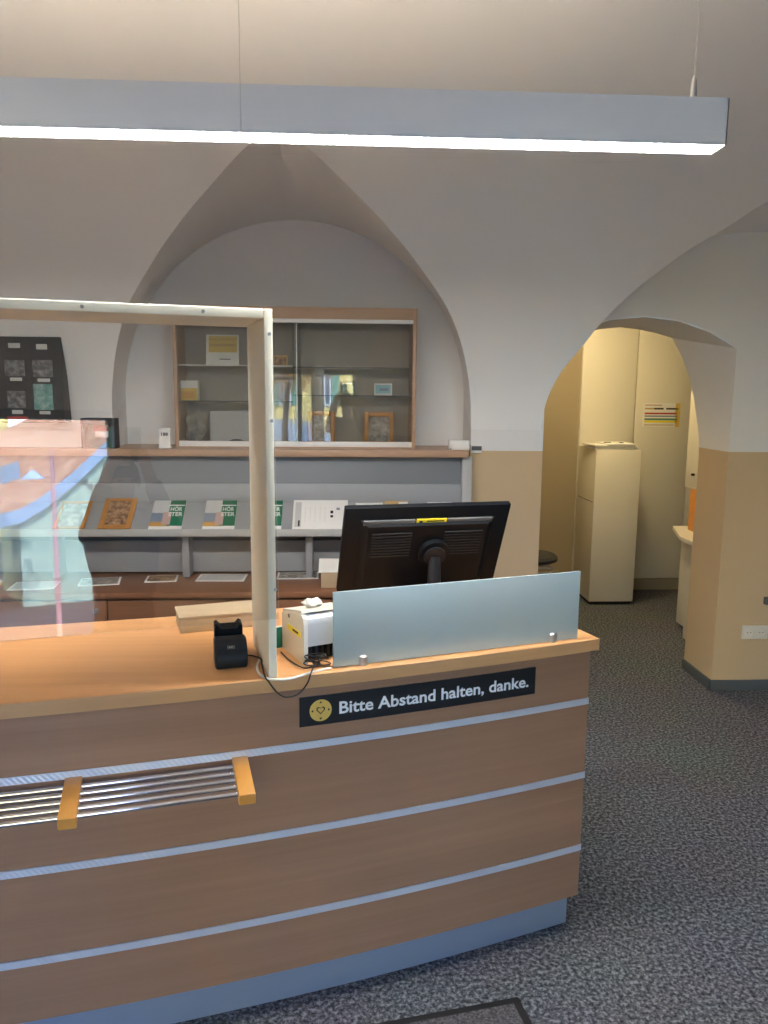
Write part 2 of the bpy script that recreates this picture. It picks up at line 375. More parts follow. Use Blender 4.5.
# front wall with a glazed door opening and an unseen window added for daylight
D0, D1, DH, WT = -1.16, .12, 1.90, .16
V0, V1, VS, VH = 1.12, 1.65, .30, 2.72
b = MB()
for x0, x1, z0, z1 in ((XL, D0, 0, 3.4), (D0, D1, DH, 3.4), (D1, V0, 0, 3.4), (V0, V1, 0, VS), (V0, V1, VH, 3.4), (V1, XR, 0, 3.4)):
    b.bx(x0, x1, YF-WT, YF, z0, z1, PAINT)
struct(b.build('wall_front'))
def glazing(name, x0, x1, z0, z1, posts, rails, fw=.06):
    y = YF-.08
    f = MB()
    f.bx(x0, x1, y-.03, y+.03, z1-fw, z1, BULBFRAME, .004); f.bx(x0, x1, y-.03, y+.03, z0, z0+fw, BULBFRAME, .004)
    f.bx(x0, x0+fw, y-.03, y+.03, z0, z1, BULBFRAME, .004); f.bx(x1-.02, x1, y-.03, y+.03, z0, z1, BULBFRAME, .004)
    for p in posts: f.bx(p-.03, p+.03, y-.03, y+.03, z0, z1, BULBFRAME, .004)
    for a0, a1, z in rails: f.bx(a0, a1, y-.02, y+.02, z-.02, z+.02, BULBFRAME, .004)
    o = struct(f.build(name))
    g = MB(); g.bx(x0+.01, x1-.01, y-.006, y+.006, z0+.01, z1-.01, DOORGLASS); g.build('glass_pane', o)
    return o
glazing('door_1', D0, D1, 0, DH, [-.54], [(D0, -.54, 1.80)], .05)
glazing('added_window', V0, V1, VS, VH, [], [], .06)
# side room behind the arch
b = MB(); b.bx(.4, .6, PYW, 7.0, 0, 2.62, BEIGEWALL); b.bx(.6, 1.983, 6.455, 7.0, 0, 2.62, BEIGEWALL); b.bx(1.983, 4.1, 6.78, 7.0, 0, 2.62, BEIGEWALL); b.bx(4.1, 4.3, PYW, 7.0, 0, 2.62, BEIGEWALL); struct(b.build('wall_side_room'))
b = MB(); b.bx(.4, 4.3, PYW-.05, 7.0, 2.62, 2.72, WHITEWALL); struct(b.build('ceiling_side_room'))
# skirting round the arch pier
b = MB()
b.bx(2.118, XR, YW-.012, YW, 0, .062, SKIRT, .002); b.bx(2.118, 2.130, YW-.012, PYW, 0, .062, SKIRT, .002)
struct(b.build('baseboard_right'))

# ------------------------------------------------------------------ reception counter (curved front)
CX, CY, CR = -2.845, 11.88, 10.36
def arc(th, inset, z): r = CR-inset; return Vector((CX+r*sin(th), CY-r*cos(th), z))
def th_of(x, inset=.0): return asin((x-CX)/(CR-inset))
def onArc(px, py, inset):
    d = ray(px, py); r = CR-inset; ox, oy = EYE.x-CX, EYE.y-CY
    a = d.x**2+d.y**2; bb = 2*(ox*d.x+oy*d.y); cc = ox*ox+oy*oy-r*r
    t = (-bb-sqrt(bb*bb-4*a*cc))/2/a; return EYE+d*t
H = .98
TL0 = .075
def arcslab(mb, t0, t1, in0, in1, z0, z1, m, n=48, bev=0.):
    if bev:
        prof = [(in0+bev, z0), (in0, z0+bev), (in0, z1-bev), (in0+bev, z1), (in1-bev, z1), (in1, z1-bev), (in1, z0+bev), (in1-bev, z0)]
    else: prof = [(in0, z0), (in0, z1), (in1, z1), (in1, z0)]
    mb.loft([[arc(t0+(t1-t0)*i/n, a, z) for a, z in prof] for i in range(n+1)], m)
counter = thing('reception_counter', 'long curved beech reception counter with ribbed aluminium strips on its front', 'counter', arc(.28, .3, 0))
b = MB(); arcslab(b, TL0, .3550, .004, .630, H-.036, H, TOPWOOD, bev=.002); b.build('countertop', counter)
b = MB(); arcslab(b, TL0, .3550, 0, .004, H-.037, H-.001, EDGEWOOD, bev=.001)
b.loft([[arc(.3550, 0, H-.037), arc(.3550, 0, H-.001), arc(.3550, .63, H-.001), arc(.3550, .63, H-.037)], [arc(.3554, 0, H-.037), arc(.3554, 0, H-.001), arc(.3554, .63, H-.001), arc(.3554, .63, H-.037)]], EDGEWOOD)
b.build('edge_band', counter)
for z0, z1 in ((.128, .283), (.303, .526), (.546, .767), (.786, H-.037)):
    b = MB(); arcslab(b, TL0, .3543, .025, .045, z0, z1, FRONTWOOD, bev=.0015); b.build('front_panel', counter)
for z in (.293, .536, .7765):
    b = MB(); arcslab(b, TL0, .3545, .0235, .045, z-.0100, z+.0095, ALU); b.build('aluminium_strip', counter)
b = MB(); arcslab(b, TL0, .3540, .074, .09, 0, .128, KICK); b.build('kick_plate', counter)
b = MB()
b.loft([[arc(.3525, .046, .128), arc(.3525, .046, H-.037), arc(.3525, .6, H-.037), arc(.3525, .6, .128)], [arc(.3543, .046, .128), arc(.3543, .046, H-.037), arc(.3543, .6, H-.037), arc(.3543, .6, .128)]], FRONTWOOD)
b.loft([[arc(.3524, .091, 0), arc(.3524, .091, .128), arc(.3524, .58, .128), arc(.3524, .58, 0)], [arc(.3540, .091, 0), arc(.3540, .091, .128), arc(.3540, .58, .128), arc(.3540, .58, 0)]], KICK)
b.build('end_panel', counter)
# distance sign on the upper front band
t0, t1 = th_of(-.1165, .0235), th_of(.5575, .0235)
sign = thing('distance_sign', 'black strip sign with gold heart badge asking to keep distance, on counter front', 'sign', arc((t0+t1)/2, .024, .83))
b = MB(); arcslab(b, t0, t1, .0215, .0249, .830, .911, SIGNBLACK, 24); b.build('sign_plate', sign)
SL = (t1-t0)
def sp(u, z, off): return arc(t0+SL*u, .0215-off, z)
b = MB(); add_text(b, 'Bitte Abstand halten, danke.', SIGNWHITE, lambda u, v: sp(.152+.815*u, .855+v*.0470, .0006), .022); b.build('lettering', sign)
ln = (t1-t0)*CR
b = MB(); n = 40; cu = .080; cz = .8705; R = .0300
def disc(mb, cu, cz, R, off, m, n=40): mb.add([sp(cu, cz, off)]+[sp(cu+R*cos(2*pi*i/n)/ln, cz+R*sin(2*pi*i/n), off) for i in range(n)], [[0, 1+i, 1+(i+1) % n] for i in range(n)], m)
disc(b, cu, cz, R, .0006, GOLD)
badge = b.build('gold_badge', sign)
b = MB(); pts = []
for i in range(41):
    a = 2*pi*i/40; hx = 16*sin(a)**3; hz = 13*cos(a)-5*cos(2*a)-2*cos(3*a)-cos(4*a)
    pts.append((hx*.00072, hz*.00072))
ring = [[(p[0]*k, p[1]*k) for p in pts] for k in (.74, 1.04)]
b.add([sp(cu+p[0]/ln, cz+.001+p[1], .0010) for r in ring for p in r], [[i, i+1, 41+i+1, 41+i] for i in range(40)], SIGNBLACK)
for dx, dz in ((.022, 0), (-.022, 0), (0, .022), (0, -.022)):
    ux, uz = dx/.022, dz/.022
    tri = [(dx+ux*.004, dz+uz*.004), (dx-ux*.002-uz*.004, dz-uz*.002+ux*.004), (dx-ux*.002+uz*.004, dz-uz*.002-ux*.004)]
    b.add([sp(cu+x/ln, cz+z, .0010) for x, z in tri], [[0, 1, 2]], SIGNBLACK)
b.build('heart_symbol', badge)

# bag rack of rods between wooden brackets
rack = thing('bag_rack', 'bag rest of chrome rods between orange wooden brackets on counter front', 'bag rack', arc(th_of(-.6), 0, .70))
def bag_arm(xc):
    t = th_of(xc, .025); M = Matrix.Translation(arc(t, .0235, .770)) @ Matrix.Rotation(t, 4, 'Z') @ Matrix.Rotation(radians(10), 4, 'X')
    return M
BW = .040
bxs = [-1.055, -.655, -.268]
for x in bxs:
    b = MB(); b.box((0, -.074, -.014), (BW, .152, .030), BRACKETWOOD, .003, M=bag_arm(x)); b.build('bracket', rack)
for k in range(5):
    yl = -.026-.0260*k
    b = MB(); b.tube([bag_arm(x) @ Vector((0, yl, -.010)) for x in (bxs[0], (bxs[0]+bxs[1])/2, bxs[1], (bxs[1]+bxs[2])/2, bxs[2])], .0062, CHROME, 12); b.build('rod', rack)

# ------------------------------------------------------------------ protective screen on the counter
TS = .26
tdir = Vector((cos(TS), sin(TS), 0)); idir = Vector((-sin(TS), cos(TS), 0))
F0 = arc(TS, .004, H)
MS = Matrix.Translation(F0) @ Matrix.Rotation(TS, 4, 'Z')       # local x along the front, y inward
screen = thing('protective_screen', 'cream framed sneeze guard with clear pane standing on the counter', 'sneeze guard', F0, TS)
SW = 1.45
b = MB(); b.bx(-.007, .0135, .0, .285, 0, .910, SCREENW, .002, MS); b.build('side_board', screen)
b = MB(); b.bx(-SW-.014, -SW+.0065, .0, .285, 0, .910, SCREENW, .002, MS); b.build('side_board', screen)
b = MB(); b.bx(-SW+.007, -.0075, 0, .285, .888, .910, SCREENW, .002, MS); b.build('top_board', screen)
AL = radians(3.3)
MP = MS @ Matrix.Translation((0, -.002, .906)) @ Matrix.Rotation(-AL, 4, 'X')     # pane hangs from its top screws, foot leaning out
b = MB(); b.bx(-SW, .012, -.006, -.001, -.738, .0, ACRYL, 0, MP); b.build('clear_pane', screen)
for u in (-.147, -.405, -.663): 
    b = MB(); b.cyl((u, -.010, -.009), (u, -.006, -.009), .0042, SCREWM, n=12, M=MP); b.build('screw', screen)
for z in (-.055, -.258, -.665):
    b = MB(); b.cyl((.004, -.010, z), (.004, -.006, z), .0042, SCREWM, n=12, M=MP); b.build('screw', screen)

# ------------------------------------------------------------------ card terminal, printer, box and cables on the counter
p = onZ(232, 669, H); MT = frame(p, .22)
term = thing('card_terminal', 'black card terminal in its cradle, in front of the wooden box', 'card terminal', p, .22)
prof = [(.006, 0), (-.002, .012), (-.003, .030), (.004, .042), (.030, .066), (.038, .070), (.076, .068), (.084, .060), (.088, 0)]
b = MB(); hw = .042
def ins(pf, d, cx=.043, cz=.037): return [(cx+(y-cx)*(1-d), cz+(z-cz)*(1-d)) for y, z in pf]
b.loft([[(x, y, z) for y, z in pp] for x, pp in ((-hw, ins(prof, .10)), (-hw+.004, prof), (hw-.004, prof), (hw, ins(prof, .10)))], DARKGREY, M=MT); b.build('reader_body', term)
b = MB(); b.add([(x, y, z) for x, y, z in ((-.010, .0125, .0504), (.010, .0125, .0504), (.010, .0200, .0574), (-.010, .0200, .0574))], [[0, 1, 2, 3]], MIDGREY, MT)
for u in (-.004, .002): b.box((u, .0162, .0545), (.003, .0055, .001), PAPERGREY, M=MT @ Matrix.Translation((0, 0, .0)) )
b.build('emblem_plate', term)
b = MB(); pl = [(-.037, .0), (-.037, .088), (-.030, .092), (-.020, .081), (.020, .081), (.030, .092), (.037, .088), (.037, 0)]
b.prism(pl, .092, .150, BLACK, MT, 'Y'); b.build('cradle', term)

p = onZ(304, 665, H); pd = onZ(283, 648, H)
ang = math.atan2(pd.y-p.y, pd.x-p.x)-pi/2; MPR = frame(p, ang)
printer = thing('receipt_printer', 'cream and silver receipt printer with a yellow sticker, beside the screen', 'printer', p, ang)
PWD, PD, PH = .150, .160, .150
b = MB()
side = [(0, 0), (0, .108), (.004, .124), (.012, .131), (.024, .133), (PD, .105), (PD, 0)]
b.prism(side, 0, .012, CREAMP, MPR, 'X'); b.prism(side, PWD-.012, PWD, CREAMP, MPR, 'X')
b.bx(.012, PWD-.012, .05, PD-.002, 0, .100, CREAMP, .002, MPR); b.build('housing', printer)
b = MB(); b.prism([(0.002, .047), (0.002, .107), (.006, .121), (.014, .128), (.026, .130), (.05, .125), (.05, .047)], .0125, PWD-.0125, SILVERP, MPR, 'X'); b.build('front_cover', printer)
b = MB(); b.prism([(.022, .1345), (PD, .1065), (PD, .1135), (.150, .116), (.026, .1415)], .003, PWD-.003, CREAMP, MPR, 'X'); b.build('lid', printer)
b = MB(); b.bx(.003, PWD-.003, .03, .05, 0.001, .045, BLACKM, 0, MPR)
for k in range(7): b.bx(.018+k*.018, .026+k*.018, .024, .031, .004, .04, BLACK, .001, MPR)
b.build('connector_bay', printer)
b = MB(); b.box((-.0006, .066, .076), (.001, .090, .016), YELLOWST, 0, MPR); b.box((-.0013, .056, .077), (.0008, .040, .006), DARKGREY, 0, MPR); b.build('yellow_sticker', printer)
b = MB(); b.box((-.0006, .105, .108), (.001, .012, .010), MIDGREY, 0, MPR); b.build('latch', printer)
# crumpled paper on the printer
bm = bmesh.new(); bmesh.ops.create_icosphere(bm, subdivisions=2, radius=1)
q = MPR @ Vector((.058, .080, .1300))
b = MB(); b.add([q+Vector((v.co.x*.026*(1+.35*random.uniform(-1, 1)), v.co.y*.022*(1+.3*random.uniform(-1, 1)), .0135+max(-.0133, v.co.z*.0150*(1+.4*random.uniform(-1, 1))))) for v in bm.verts], [[v.index for v in f.verts] for f in bm.faces], PAPER); bm.free()
tag(b.build('crumpled_tissue', angle=10), 'crumpled white tissue lying on top of the cream receipt printer', 'tissue')
# green folder between screen post and printer
gq = onZ(280, 647, H)
b = MB(); b.box((0, 0, .030), (.030, .014, .06), GREEN, .002, frame(gq, ang)); b.box((0, 0, .0605), (.026, .010, .001), PAPER, 0, frame(gq, ang))
tag(b.build('green_packet'), 'small dark green packet standing between screen post and cream printer', 'packet')
# shallow wooden box behind the screen
p = onZ(180, 634, H); q = onZ(253, 627, H); a = math.atan2(q.y-p.y, q.x-p.x); MBX = frame(p, a)
wb = thing('wooden_box', 'shallow lidded wooden box near the back edge of the counter', 'box', p, a)
b = MB(); b.bx(0, .285, 0, .125, 0, .042, BOXWOOD, .002, MBX); b.build('box_body', wb)
b = MB(); b.bx(-.003, .288, -.003, .128, .042, .051, BOXWOOD, .002, MBX); b.build('lid', wb)

def smooth_path(pts, n=8):
    out = []
    P = [Vector(p) for p in pts]
    for i in range(len(P)-1):
        p0, p1, p2, p3 = P[max(i-1, 0)], P[i], P[i+1], P[min(i+2, len(P)-1)]
        for k in range(n):
            t = k/n
            out.append(.5*((2*p1)+(-p0+p2)*t+(2*p0-5*p1+4*p2-p3)*t*t+(-p0+3*p1-3*p2+p3)*t**3))
    return out+[P[-1]]
cz = H+.003
b = MB(); b.tube(smooth_path([onZ(246, 655, H+.012), onZ(254, 656, cz), onZ(261, 659, cz+.007), onZ(262, 665, cz+.007), onZ(265, 676.5, cz+.006), onArc(269, 682, -.006), onArc(277, 692, -.010), onArc(286, 697, -.012), onArc(298, 694, -.010), onArc(307, 684, -.006), onZ(311, 673, cz+.007), onZ(315, 664, cz+.004), onZ(322, 660, H+.01)]), .0020, CABLEB, 8)
tag(b.build('terminal_cable'), 'thin black cable looping from card terminal over the counter edge', 'cable')
b = MB(); b.tube(smooth_path([onZ(259, 660, cz), onZ(257, 666, cz), onZ(259, 673, cz), onZ(266, 678, cz), onZ(277, 679.5, cz), onZ(289, 679, cz), onZ(300, 676, cz), onZ(309, 673, cz), onZ(319, 670.5, cz), onZ(331, 668, cz)]), .0032, CABLEW, 8)
tag(b.build('white_cable'), 'thicker white cable curving along the counter edge below the screen post', 'cable')
b = MB(); b.tube(smooth_path([onZ(281, 652, cz+.001), onZ(288, 659, cz+.001), onZ(297, 665, cz+.003), onZ(304, 668, cz+.004), onZ(312, 667, cz+.01)]), .0020, CABLEB, 8)
tag(b.build('printer_cable'), 'thin black cable running along the left foot of cream printer', 'cable')
b = MB(); pts = []; cc = onZ(317, 666, H)
for i in range(90):
    a = i*.42; rr = .014+.010*sin(i*.31); pts.append(cc+Vector((rr*1.5*cos(a), .5*rr*sin(a)-.002+.004*sin(i*.17), .018+.013*sin(i*.23+1))))
b.tube(smooth_path(pts, 3), .0016, CABLEB, 6)
tag(b.build('cable_bundle'), 'tangled bundle of thin black cable in front of the printer', 'cable bundle')

# ------------------------------------------------------------------ frosted glass upstand
g0 = onZ(333.5, 668.5, H); g1 = onZ(577.5, 639, H); a = math.atan2(g1.y-g0.y, g1.x-g0.x); gl = (Vector((g1.x-g0.x, g1.y-g0.y))).length
MG = frame(Vector((g0.x, g0.y, H)), a)
gp = thing('glass_upstand', 'frosted bluish glass panel standing in two clamps on counter edge', 'glass panel', (g0.x, g0.y, H), a)
b = MB(); b.bx(0, gl, 0, .008, .002, .2055, FROST, .0015, MG); b.build('frosted_pane', gp)
for u in (.082, gl-.085):
    b = MB(); b.cyl((u, .004, 0), (u, .004, .024), .013, STEEL, n=20, M=MG); b.cyl((u, .004, .024), (u, .004, .028), .013, STEEL, r1=.009, n=20, M=MG); b.build('clamp', gp)

# ------------------------------------------------------------------ monitor seen from behind
MY, MTILT = .194, radians(25.5)
TLp = Vector((.004, 2.344, 1.342)); MW, MH = .550, .335
MM = Matrix.Translation(TLp) @ Matrix.Rotation(MY, 4, 'Z') @ Matrix.Rotation(MTILT, 4, 'X')    # x right, y away from viewer, z up along the tilted back
base_c = TLp + Vector((cos(MY)*MW/2, sin(MY)*MW/2, 0)) + Vector((-sin(MY), cos(MY), 0))*.135
monitor = thing('computer_monitor', 'black computer monitor seen from behind, tilted, with yellow sticker', 'monitor', (base_c.x, base_c.y, H), MY)
b = MB(); b.bx(0, MW, 0, .022, -MH, 0, BLACK, .004, MM); b.build('back_shell', monitor)
b = MB(); b.loft([[(.05, 0, -.045), (MW-.05, 0, -.045), (MW-.05, 0, -MH+.02), (.05, 0, -MH+.02)], [(.075, -.020, -.060), (MW-.075, -.020, -.060), (MW-.075, -.024, -MH+.03), (.075, -.024, -MH+.03)]], BLACK, M=MM)
for k in range(9):
    z = -.085-.011*k
    for x0, x1 in ((.09, .22), (MW-.22, MW-.09)): b.bx(x0, x1, -.0245, -.020, z-.003, z+.001, BLACKM, 0, MM)
b.build('rear_housing', monitor)
for x0, x1 in ((.06, MW/2-.046), (MW/2+.062, MW-.06)): b = MB(); b.box(((x0+x1)/2, -.0075, -.052), (x1-x0, .008, .018), MIDGREY, .002, MM); b.build('top_grip', monitor)
b = MB(); b.cyl((MW/2+.026, -.022, -.165), (MW/2+.026, -.042, -.165), .052, BLACK, n=32, M=MM); b.cyl((MW/2+.026, -.042, -.165), (MW/2+.026, -.050, -.165), .036, DARKGREY, n=32, M=MM); b.build('stand_hub', monitor)
b = MB(); b.bx(.005, MW-.005, .022, .026, -MH+.005, -.005, BLACK, 0, MM); b.build('screen_face', monitor)
hub = MM @ Vector((MW/2+.026, -.045, -.165))
b = MB(); b.tube([hub, hub+Vector((0, .004, -.03)), Vector((hub.x, hub.y+.01, H+.015))], [.016, .020, .024], DARKGREY, 20); b.build('stand_post', monitor)
b = MB(); b.lathe([(.0, 0), (.10, 0), (.105, .006), (.10, .012), (.03, .018), (0, .018)], BLACK, 40, Matrix.Translation((hub.x, hub.y+.01, H+.0005))); b.build('stand_base', monitor)
b = MB(); b.box((MW/2+.008, -.010, -.0500), (.100, .003, .019), YELLOWST, 0, MM)
b.box((MW/2+.020, -.0118, -.0485), (.058, .001, .004), BLACKM, 0, MM); b.box((MW/2-.028, -.0118, -.051), (.010, .001, .009), BLACKM, 0, MM); b.build('yellow_sticker', monitor)

# ------------------------------------------------------------------ pendant linear lamp
LY0, LY1, LZ0, LZ1, LX0, LX1 = 1.900, 1.975, 2.287, 2.392, -1.75, .908
lamp = thing('pendant_lamp', 'long slim linear pendant lamp with glowing underside hanging above counter', 'lamp', ((LX0+LX1)/2, (LY0+LY1)/2, LZ0))
b = MB(); 
b.bx(LX0, LX1, LY0, LY0+.003, LZ0, LZ1, LAMPBODY); b.bx(LX0, LX1, LY1-.003, LY1, LZ0, LZ1, LAMPBODY); b.bx(LX1-.003, LX1, LY0, LY1, LZ0, LZ1, LAMPBODY); b.bx(LX0, LX0+.003, LY0, LY1, LZ0, LZ1, LAMPBODY)
b.bx(LX0+.003, LX1-.003, LY0+.003, LY1-.003, LZ0+.045, LZ0+.055, LAMPBODY); b.build('housing', lamp)
b = MB(); b.bx(LX0+.004, LX1-.004, LY0+.0035, LY1-.0035, LZ0+.001, LZ0+.006, DIFF); b.build('diffuser', lamp)
b = MB(); b.bx(LX0+.004, LX1-.20, LY0+.0035, LY1-.0035, LZ1-.02, LZ1-.012, UPLIGHT); b.build('uplight_strip', lamp)
for x in (.836, -1.67):
    y = (LY0+LY1)/2; zc = vz(y)
    b = MB(); b.bx(x-.03, x+.03, LY0+.002, LY1-.002, LZ1-.01, LZ1, LAMPBODY, .001); b.lathe([(.022, 0), (.024, .003), (.015, .007), (.0085, .013), (.006, .050), (.0018, .060)], STEEL, 20, Matrix.Translation((x, y, LZ1))); b.build('cable_fitting', lamp)
    b = MB(); b.cyl((x, y, LZ1+.04), (x, y, zc+.01), .0011, STEEL, n=8); b.build('suspension_cable', lamp)
pxx = onY(241, 133, LY0-.003)
b = MB(); b.cyl((pxx.x, LY0-.0030, LZ0+.002), (pxx.x, LY0-.0030, vz(LY0)+.01), .0007, STEEL, n=8); b.build('suspension_cable', lamp)
b = MB(); b.bx(pxx.x-.0025, pxx.x+.0025, LY0-.005, LY0, LZ0, LZ0+.009, RAILW, .001); b.build('cable_clip', lamp)

# ------------------------------------------------------------------ wall ledge, literature rack, low sideboard
LXA, LXB = -2.3, .660
b = MB(); b.bx(LXA, N1[0]-.001, 4.05, YW-.001, 1.358, 1.394, CASEWOOD, .002); b.bx(N1[0]-.001, LXB, 4.05, YN-.003, 1.358, 1.394, CASEWOOD, .002)
tag(b.build('wall_ledge'), 'long pale wooden ledge shelf running along the niche wall under the showcase', 'shelf')
rk = thing('literature_rack', 'grey metal brochure rack with one long shelf below the wooden ledge', 'rack', (-.6, 4.1, .72))
b = MB(); b.bx(-2.2, .632, 4.118, 4.134, .725, 1.356, RACKGREY, .002); b.build('back_panel', rk)
b = MB(); b.bx(-2.2, .632, 4.102, 4.117, 1.100, 1.208, RACKLIGHT, .002); b.prism([(3.930, .9855), (4.095, 1.1098), (4.101, 1.1018), (3.942, .9855)], -2.2, .632, RACKLIGHT, axis='X'); b.build('backrest', rk)
b = MB(); b.bx(-2.2, .632, 3.930, 4.117, .962, .985, RACKGREY, .001); b.bx(-2.2, .632, 3.920, 3.9295, .957, .994, SHELFEDGE, .001); b.build('shelf', rk)
b = MB(); b.bx(-2.2, .632, 4.100, 4.117, .73, .90, RACKLIGHT, .002); b.build('lower_pocket', rk)
for x in (-1.50, -.83, -.185):
    b = MB(); b.bx(x-.018, x+.018, 3.995, 4.099, .725, .961, RACKLIGHT, .002); b.build('divider', rk)
b = MB(); b.bx(.634, .686, 4.09, 4.15, .725, 1.356, SHELFEDGE, .002); b.build('end_post', rk)
sb = thing('sideboard', 'low reddish wood sideboard under the brochure rack', 'sideboard', (-.8, 3.95, 0))
SBX0, SBX1 = -2.4, .66
b = MB(); b.bx(SBX0, SBX1, 3.70, 4.15, .690, .72, REDWOOD, .003); b.build('top_board', sb)
b = MB(); b.bx(SBX0+.01, SBX1-.01, 3.735, 4.14, .06, .689, REDWOOD); b.build('carcass', sb)
xx = [SBX0+.012+(SBX1-SBX0-.024)*i/5 for i in range(6)]
xx = [SBX0+.012, -1.76, -1.16, -.56, .04, SBX1-.012]
for i in range(5):
    d = MB(); d.bx(xx[i]+.003, xx[i+1]-.003, 3.715, 3.734, .07, .676, REDWOOD, .002); do = d.build('door', sb)
    hx = xx[i+1]-.05
    d = MB(); d.cyl((hx, 3.715, .63), (hx, 3.690, .63), .010, STEEL, n=14); d.build('handle', do)
b = MB(); b.bx(SBX0+.05, SBX1-.05, 3.78, 4.12, 0, .06, BLACKM); b.build('plinth', sb)

# things on the rack shelf.  lean frame: origin at the foot of the card, x right, z up, leaning back
def lean(px, py, y, deg=14): q = onY(px, py, y); q.z = .9895 if False else .986; return q
SLY, SLZ, SLT = 3.9325, .9955, 53
def brochure(px0, px1, label, txt=True, tilt=SLT, grp='green brochures on the rack shelf'):
    y = SLY; a0 = onY(px0, 527, y); a1 = onY(px1, 527, y); wdt = a1.x-a0.x; h = .205
    M = Matrix.Translation((a0.x, y, SLZ)) @ Matrix.Rotation(radians(-tilt), 4, 'X')
    o = thing('brochure', label, 'brochure', (a0.x+wdt/2, y, SLZ), 0, grp)
    b = MB(); b.bx(0, wdt, 0, .006, 0, h, PAPER, .0005, M); b.build('pages', o)
    b = MB(); e = -.0007
    def q4(u0, u1, v0, v1, m, k=1): b.add([(u0*wdt, e*k, v0*h), (u1*wdt, e*k, v0*h), (u1*wdt, e*k, v1*h), (u0*wdt, e*k, v1*h)], [[0, 1, 2, 3]], m, M)
    q4(.52, 1, .10, 1, GREEN); q4(0, .52, .55, 1, PAPERGREY); q4(0, .40, .22, .55, BLUEG); q4(.36, .62, .14, .58, PINK, 1.5); q4(0, .40, .08, .25, ORANGE); q4(.40, .62, .08, .2, TAN)
    q4(.50, .98, .80, .84, PAPER, 1.6)
    add_text(b, 'HÖR', PAPER, lambda u, v: M @ Vector(((.56+.36*u)*wdt, e*2, (.62+v*.19)*h)), .02)
    add_text(b, 'STER', PAPER, lambda u, v: M @ Vector(((.52+.44*u)*wdt, e*2, (.44+v*.19)*h)), .02)
    b.build('cover_print', o)
    return o
brochure(148, 181, 'green and white brochure on rack shelf, first one right of wooden frames')
brochure(202, 234, 'green and white brochure on rack shelf, left of the screen post')
brochure(250, 281, 'green and white brochure half hidden behind the screen post')
def leaflet(px0, px1, label, m=PAPER, h=.205, y=SLY, prints=(), name='leaflet', cat='leaflet', grp=None):
    a0 = onY(px0, 527, y); a1 = onY(px1, 527, y); wdt = a1.x-a0.x
    M = Matrix.Translation((a0.x, y, SLZ)) @ Matrix.Rotation(radians(-SLT), 4, 'X')
    b = MB(); b.bx(0, wdt, 0, .004, 0, h, m, .0005, M)
    for k, (u0, u1, v0, v1, mm) in enumerate(prints): b.add([(u*wdt, -.0006-.0002*k, v*h) for u, v in ((u0, v0), (u1, v0), (u1, v1), (u0, v1))], [[0, 1, 2, 3]], mm, M)
    return tag(b.build(name), label, cat, grp)
pr = [(.04, .15, .06, .92, PAPERGREY), (.10, .13, .08, .28, DARKGREY), (.68, .73, .52, .62, DARKGREY), (.68, .73, .38, .46, DARKGREY), (.79, .85, .64, .72, BLUEG)]
for k in range(5): pr.append((.22+.09*k, .225+.09*k, .2+.06*(k % 2), .75, PAPERGREY))
leaflet(292, 348, 'wide white map leaflet on rack shelf, left of the monitor', h=.21, prints=pr, name='map_leaflet')
leaflet(356, 384, 'white leaflet peeking over the left part of the monitor top', h=.190)
leaflet(386, 410, 'tan leaflet peeking over the middle of the monitor top', TAN, .205, SLY, [(.6, 1, .7, .95, PAPER)])
leaflet(430, 456, 'white leaflet peeking over the monitor top beside rack end post', h=.195)
def wood_frame(px0, px1, label, h, y, z, M=None, tilt=14, skew=0., pic=MOSAIC, grp=None, pyref=527, fw=.13):
    a0 = onY(px0, pyref, y); a1 = onY(px1, pyref, y); wdt = a1.x-a0.x
    M = Matrix.Translation((a0.x, y, z)) @ Matrix.Rotation(skew, 4, 'Z') @ Matrix.Rotation(radians(-tilt), 4, 'X')
    o = thing('framed_picture', label, 'framed picture', (a0.x+wdt/2, y, z), 0, grp)
    t = wdt*fw; b = MB(); FT = .0075 if tilt > 30 else .018
    b.bx(0, t, 0, FT, 0, h, FRAMEWOOD, .002, M); b.bx(wdt-t, wdt, 0, FT, 0, h, FRAMEWOOD, .002, M); b.bx(t, wdt-t, 0, FT, 0, t, FRAMEWOOD, .002, M); b.bx(t, wdt-t, 0, FT, h-t, h, FRAMEWOOD, .002, M); b.build('wooden_surround', o)
    b = MB(); b.bx(t*.9, wdt-t*.9, FT*.4, FT*.8, t*.9, h-t*.9, pic, 0, M); b.build('picture', o)
    return o
wood_frame(52, 84, 'small tan wooden picture frame at the left end of rack shelf', .20, SLY-.004, SLZ+.003, tilt=SLT, grp='wooden frames on the rack shelf', pic=LIGHTPIC, fw=.12)
wood_frame(97, 130, 'amber wooden picture frame with dark mosaic picture, second on rack shelf', .228, SLY-.004, SLZ+.003, tilt=SLT, grp='wooden frames on the rack shelf', fw=.17)

# leaflets lying on the sideboard
def lying(px, py, w, d, label, m, rz, border=.01, zz=.7205):
    p = onZ(px, py, zz); M = frame(p, rz, radians(0))
    b = MB(); b.bx(-w/2, w/2, -d/2, d/2, 0, .004, PAPER, .0005, M); b.add([(-w/2+border, -d/2+border, .0046), (w/2-border, -d/2+border, .0046), (w/2-border, d/2-border, .0046), (-w/2+border, d/2-border, .0046)], [[0, 1, 2, 3]], m, M)
    return tag(b.build('leaflet'), label, 'leaflet', 'leaflets lying on the sideboard')
lying(298, 576, .22, .14, 'white bordered landscape leaflet lying on sideboard right of screen post', LANDPIC, 0.02)
lying(162, 579, .16, .14, 'brown photo leaflet lying on sideboard beneath the first green brochure', MOSAIC, .1)
lying(222, 578, .25, .15, 'pale grey leaflet lying on sideboard left of screen post', PAPERGREY, -.02)
lying(100, 582, .20, .16, 'pale leaflet with red corner lying on sideboard under wooden frames', LIGHTPIC, .2)
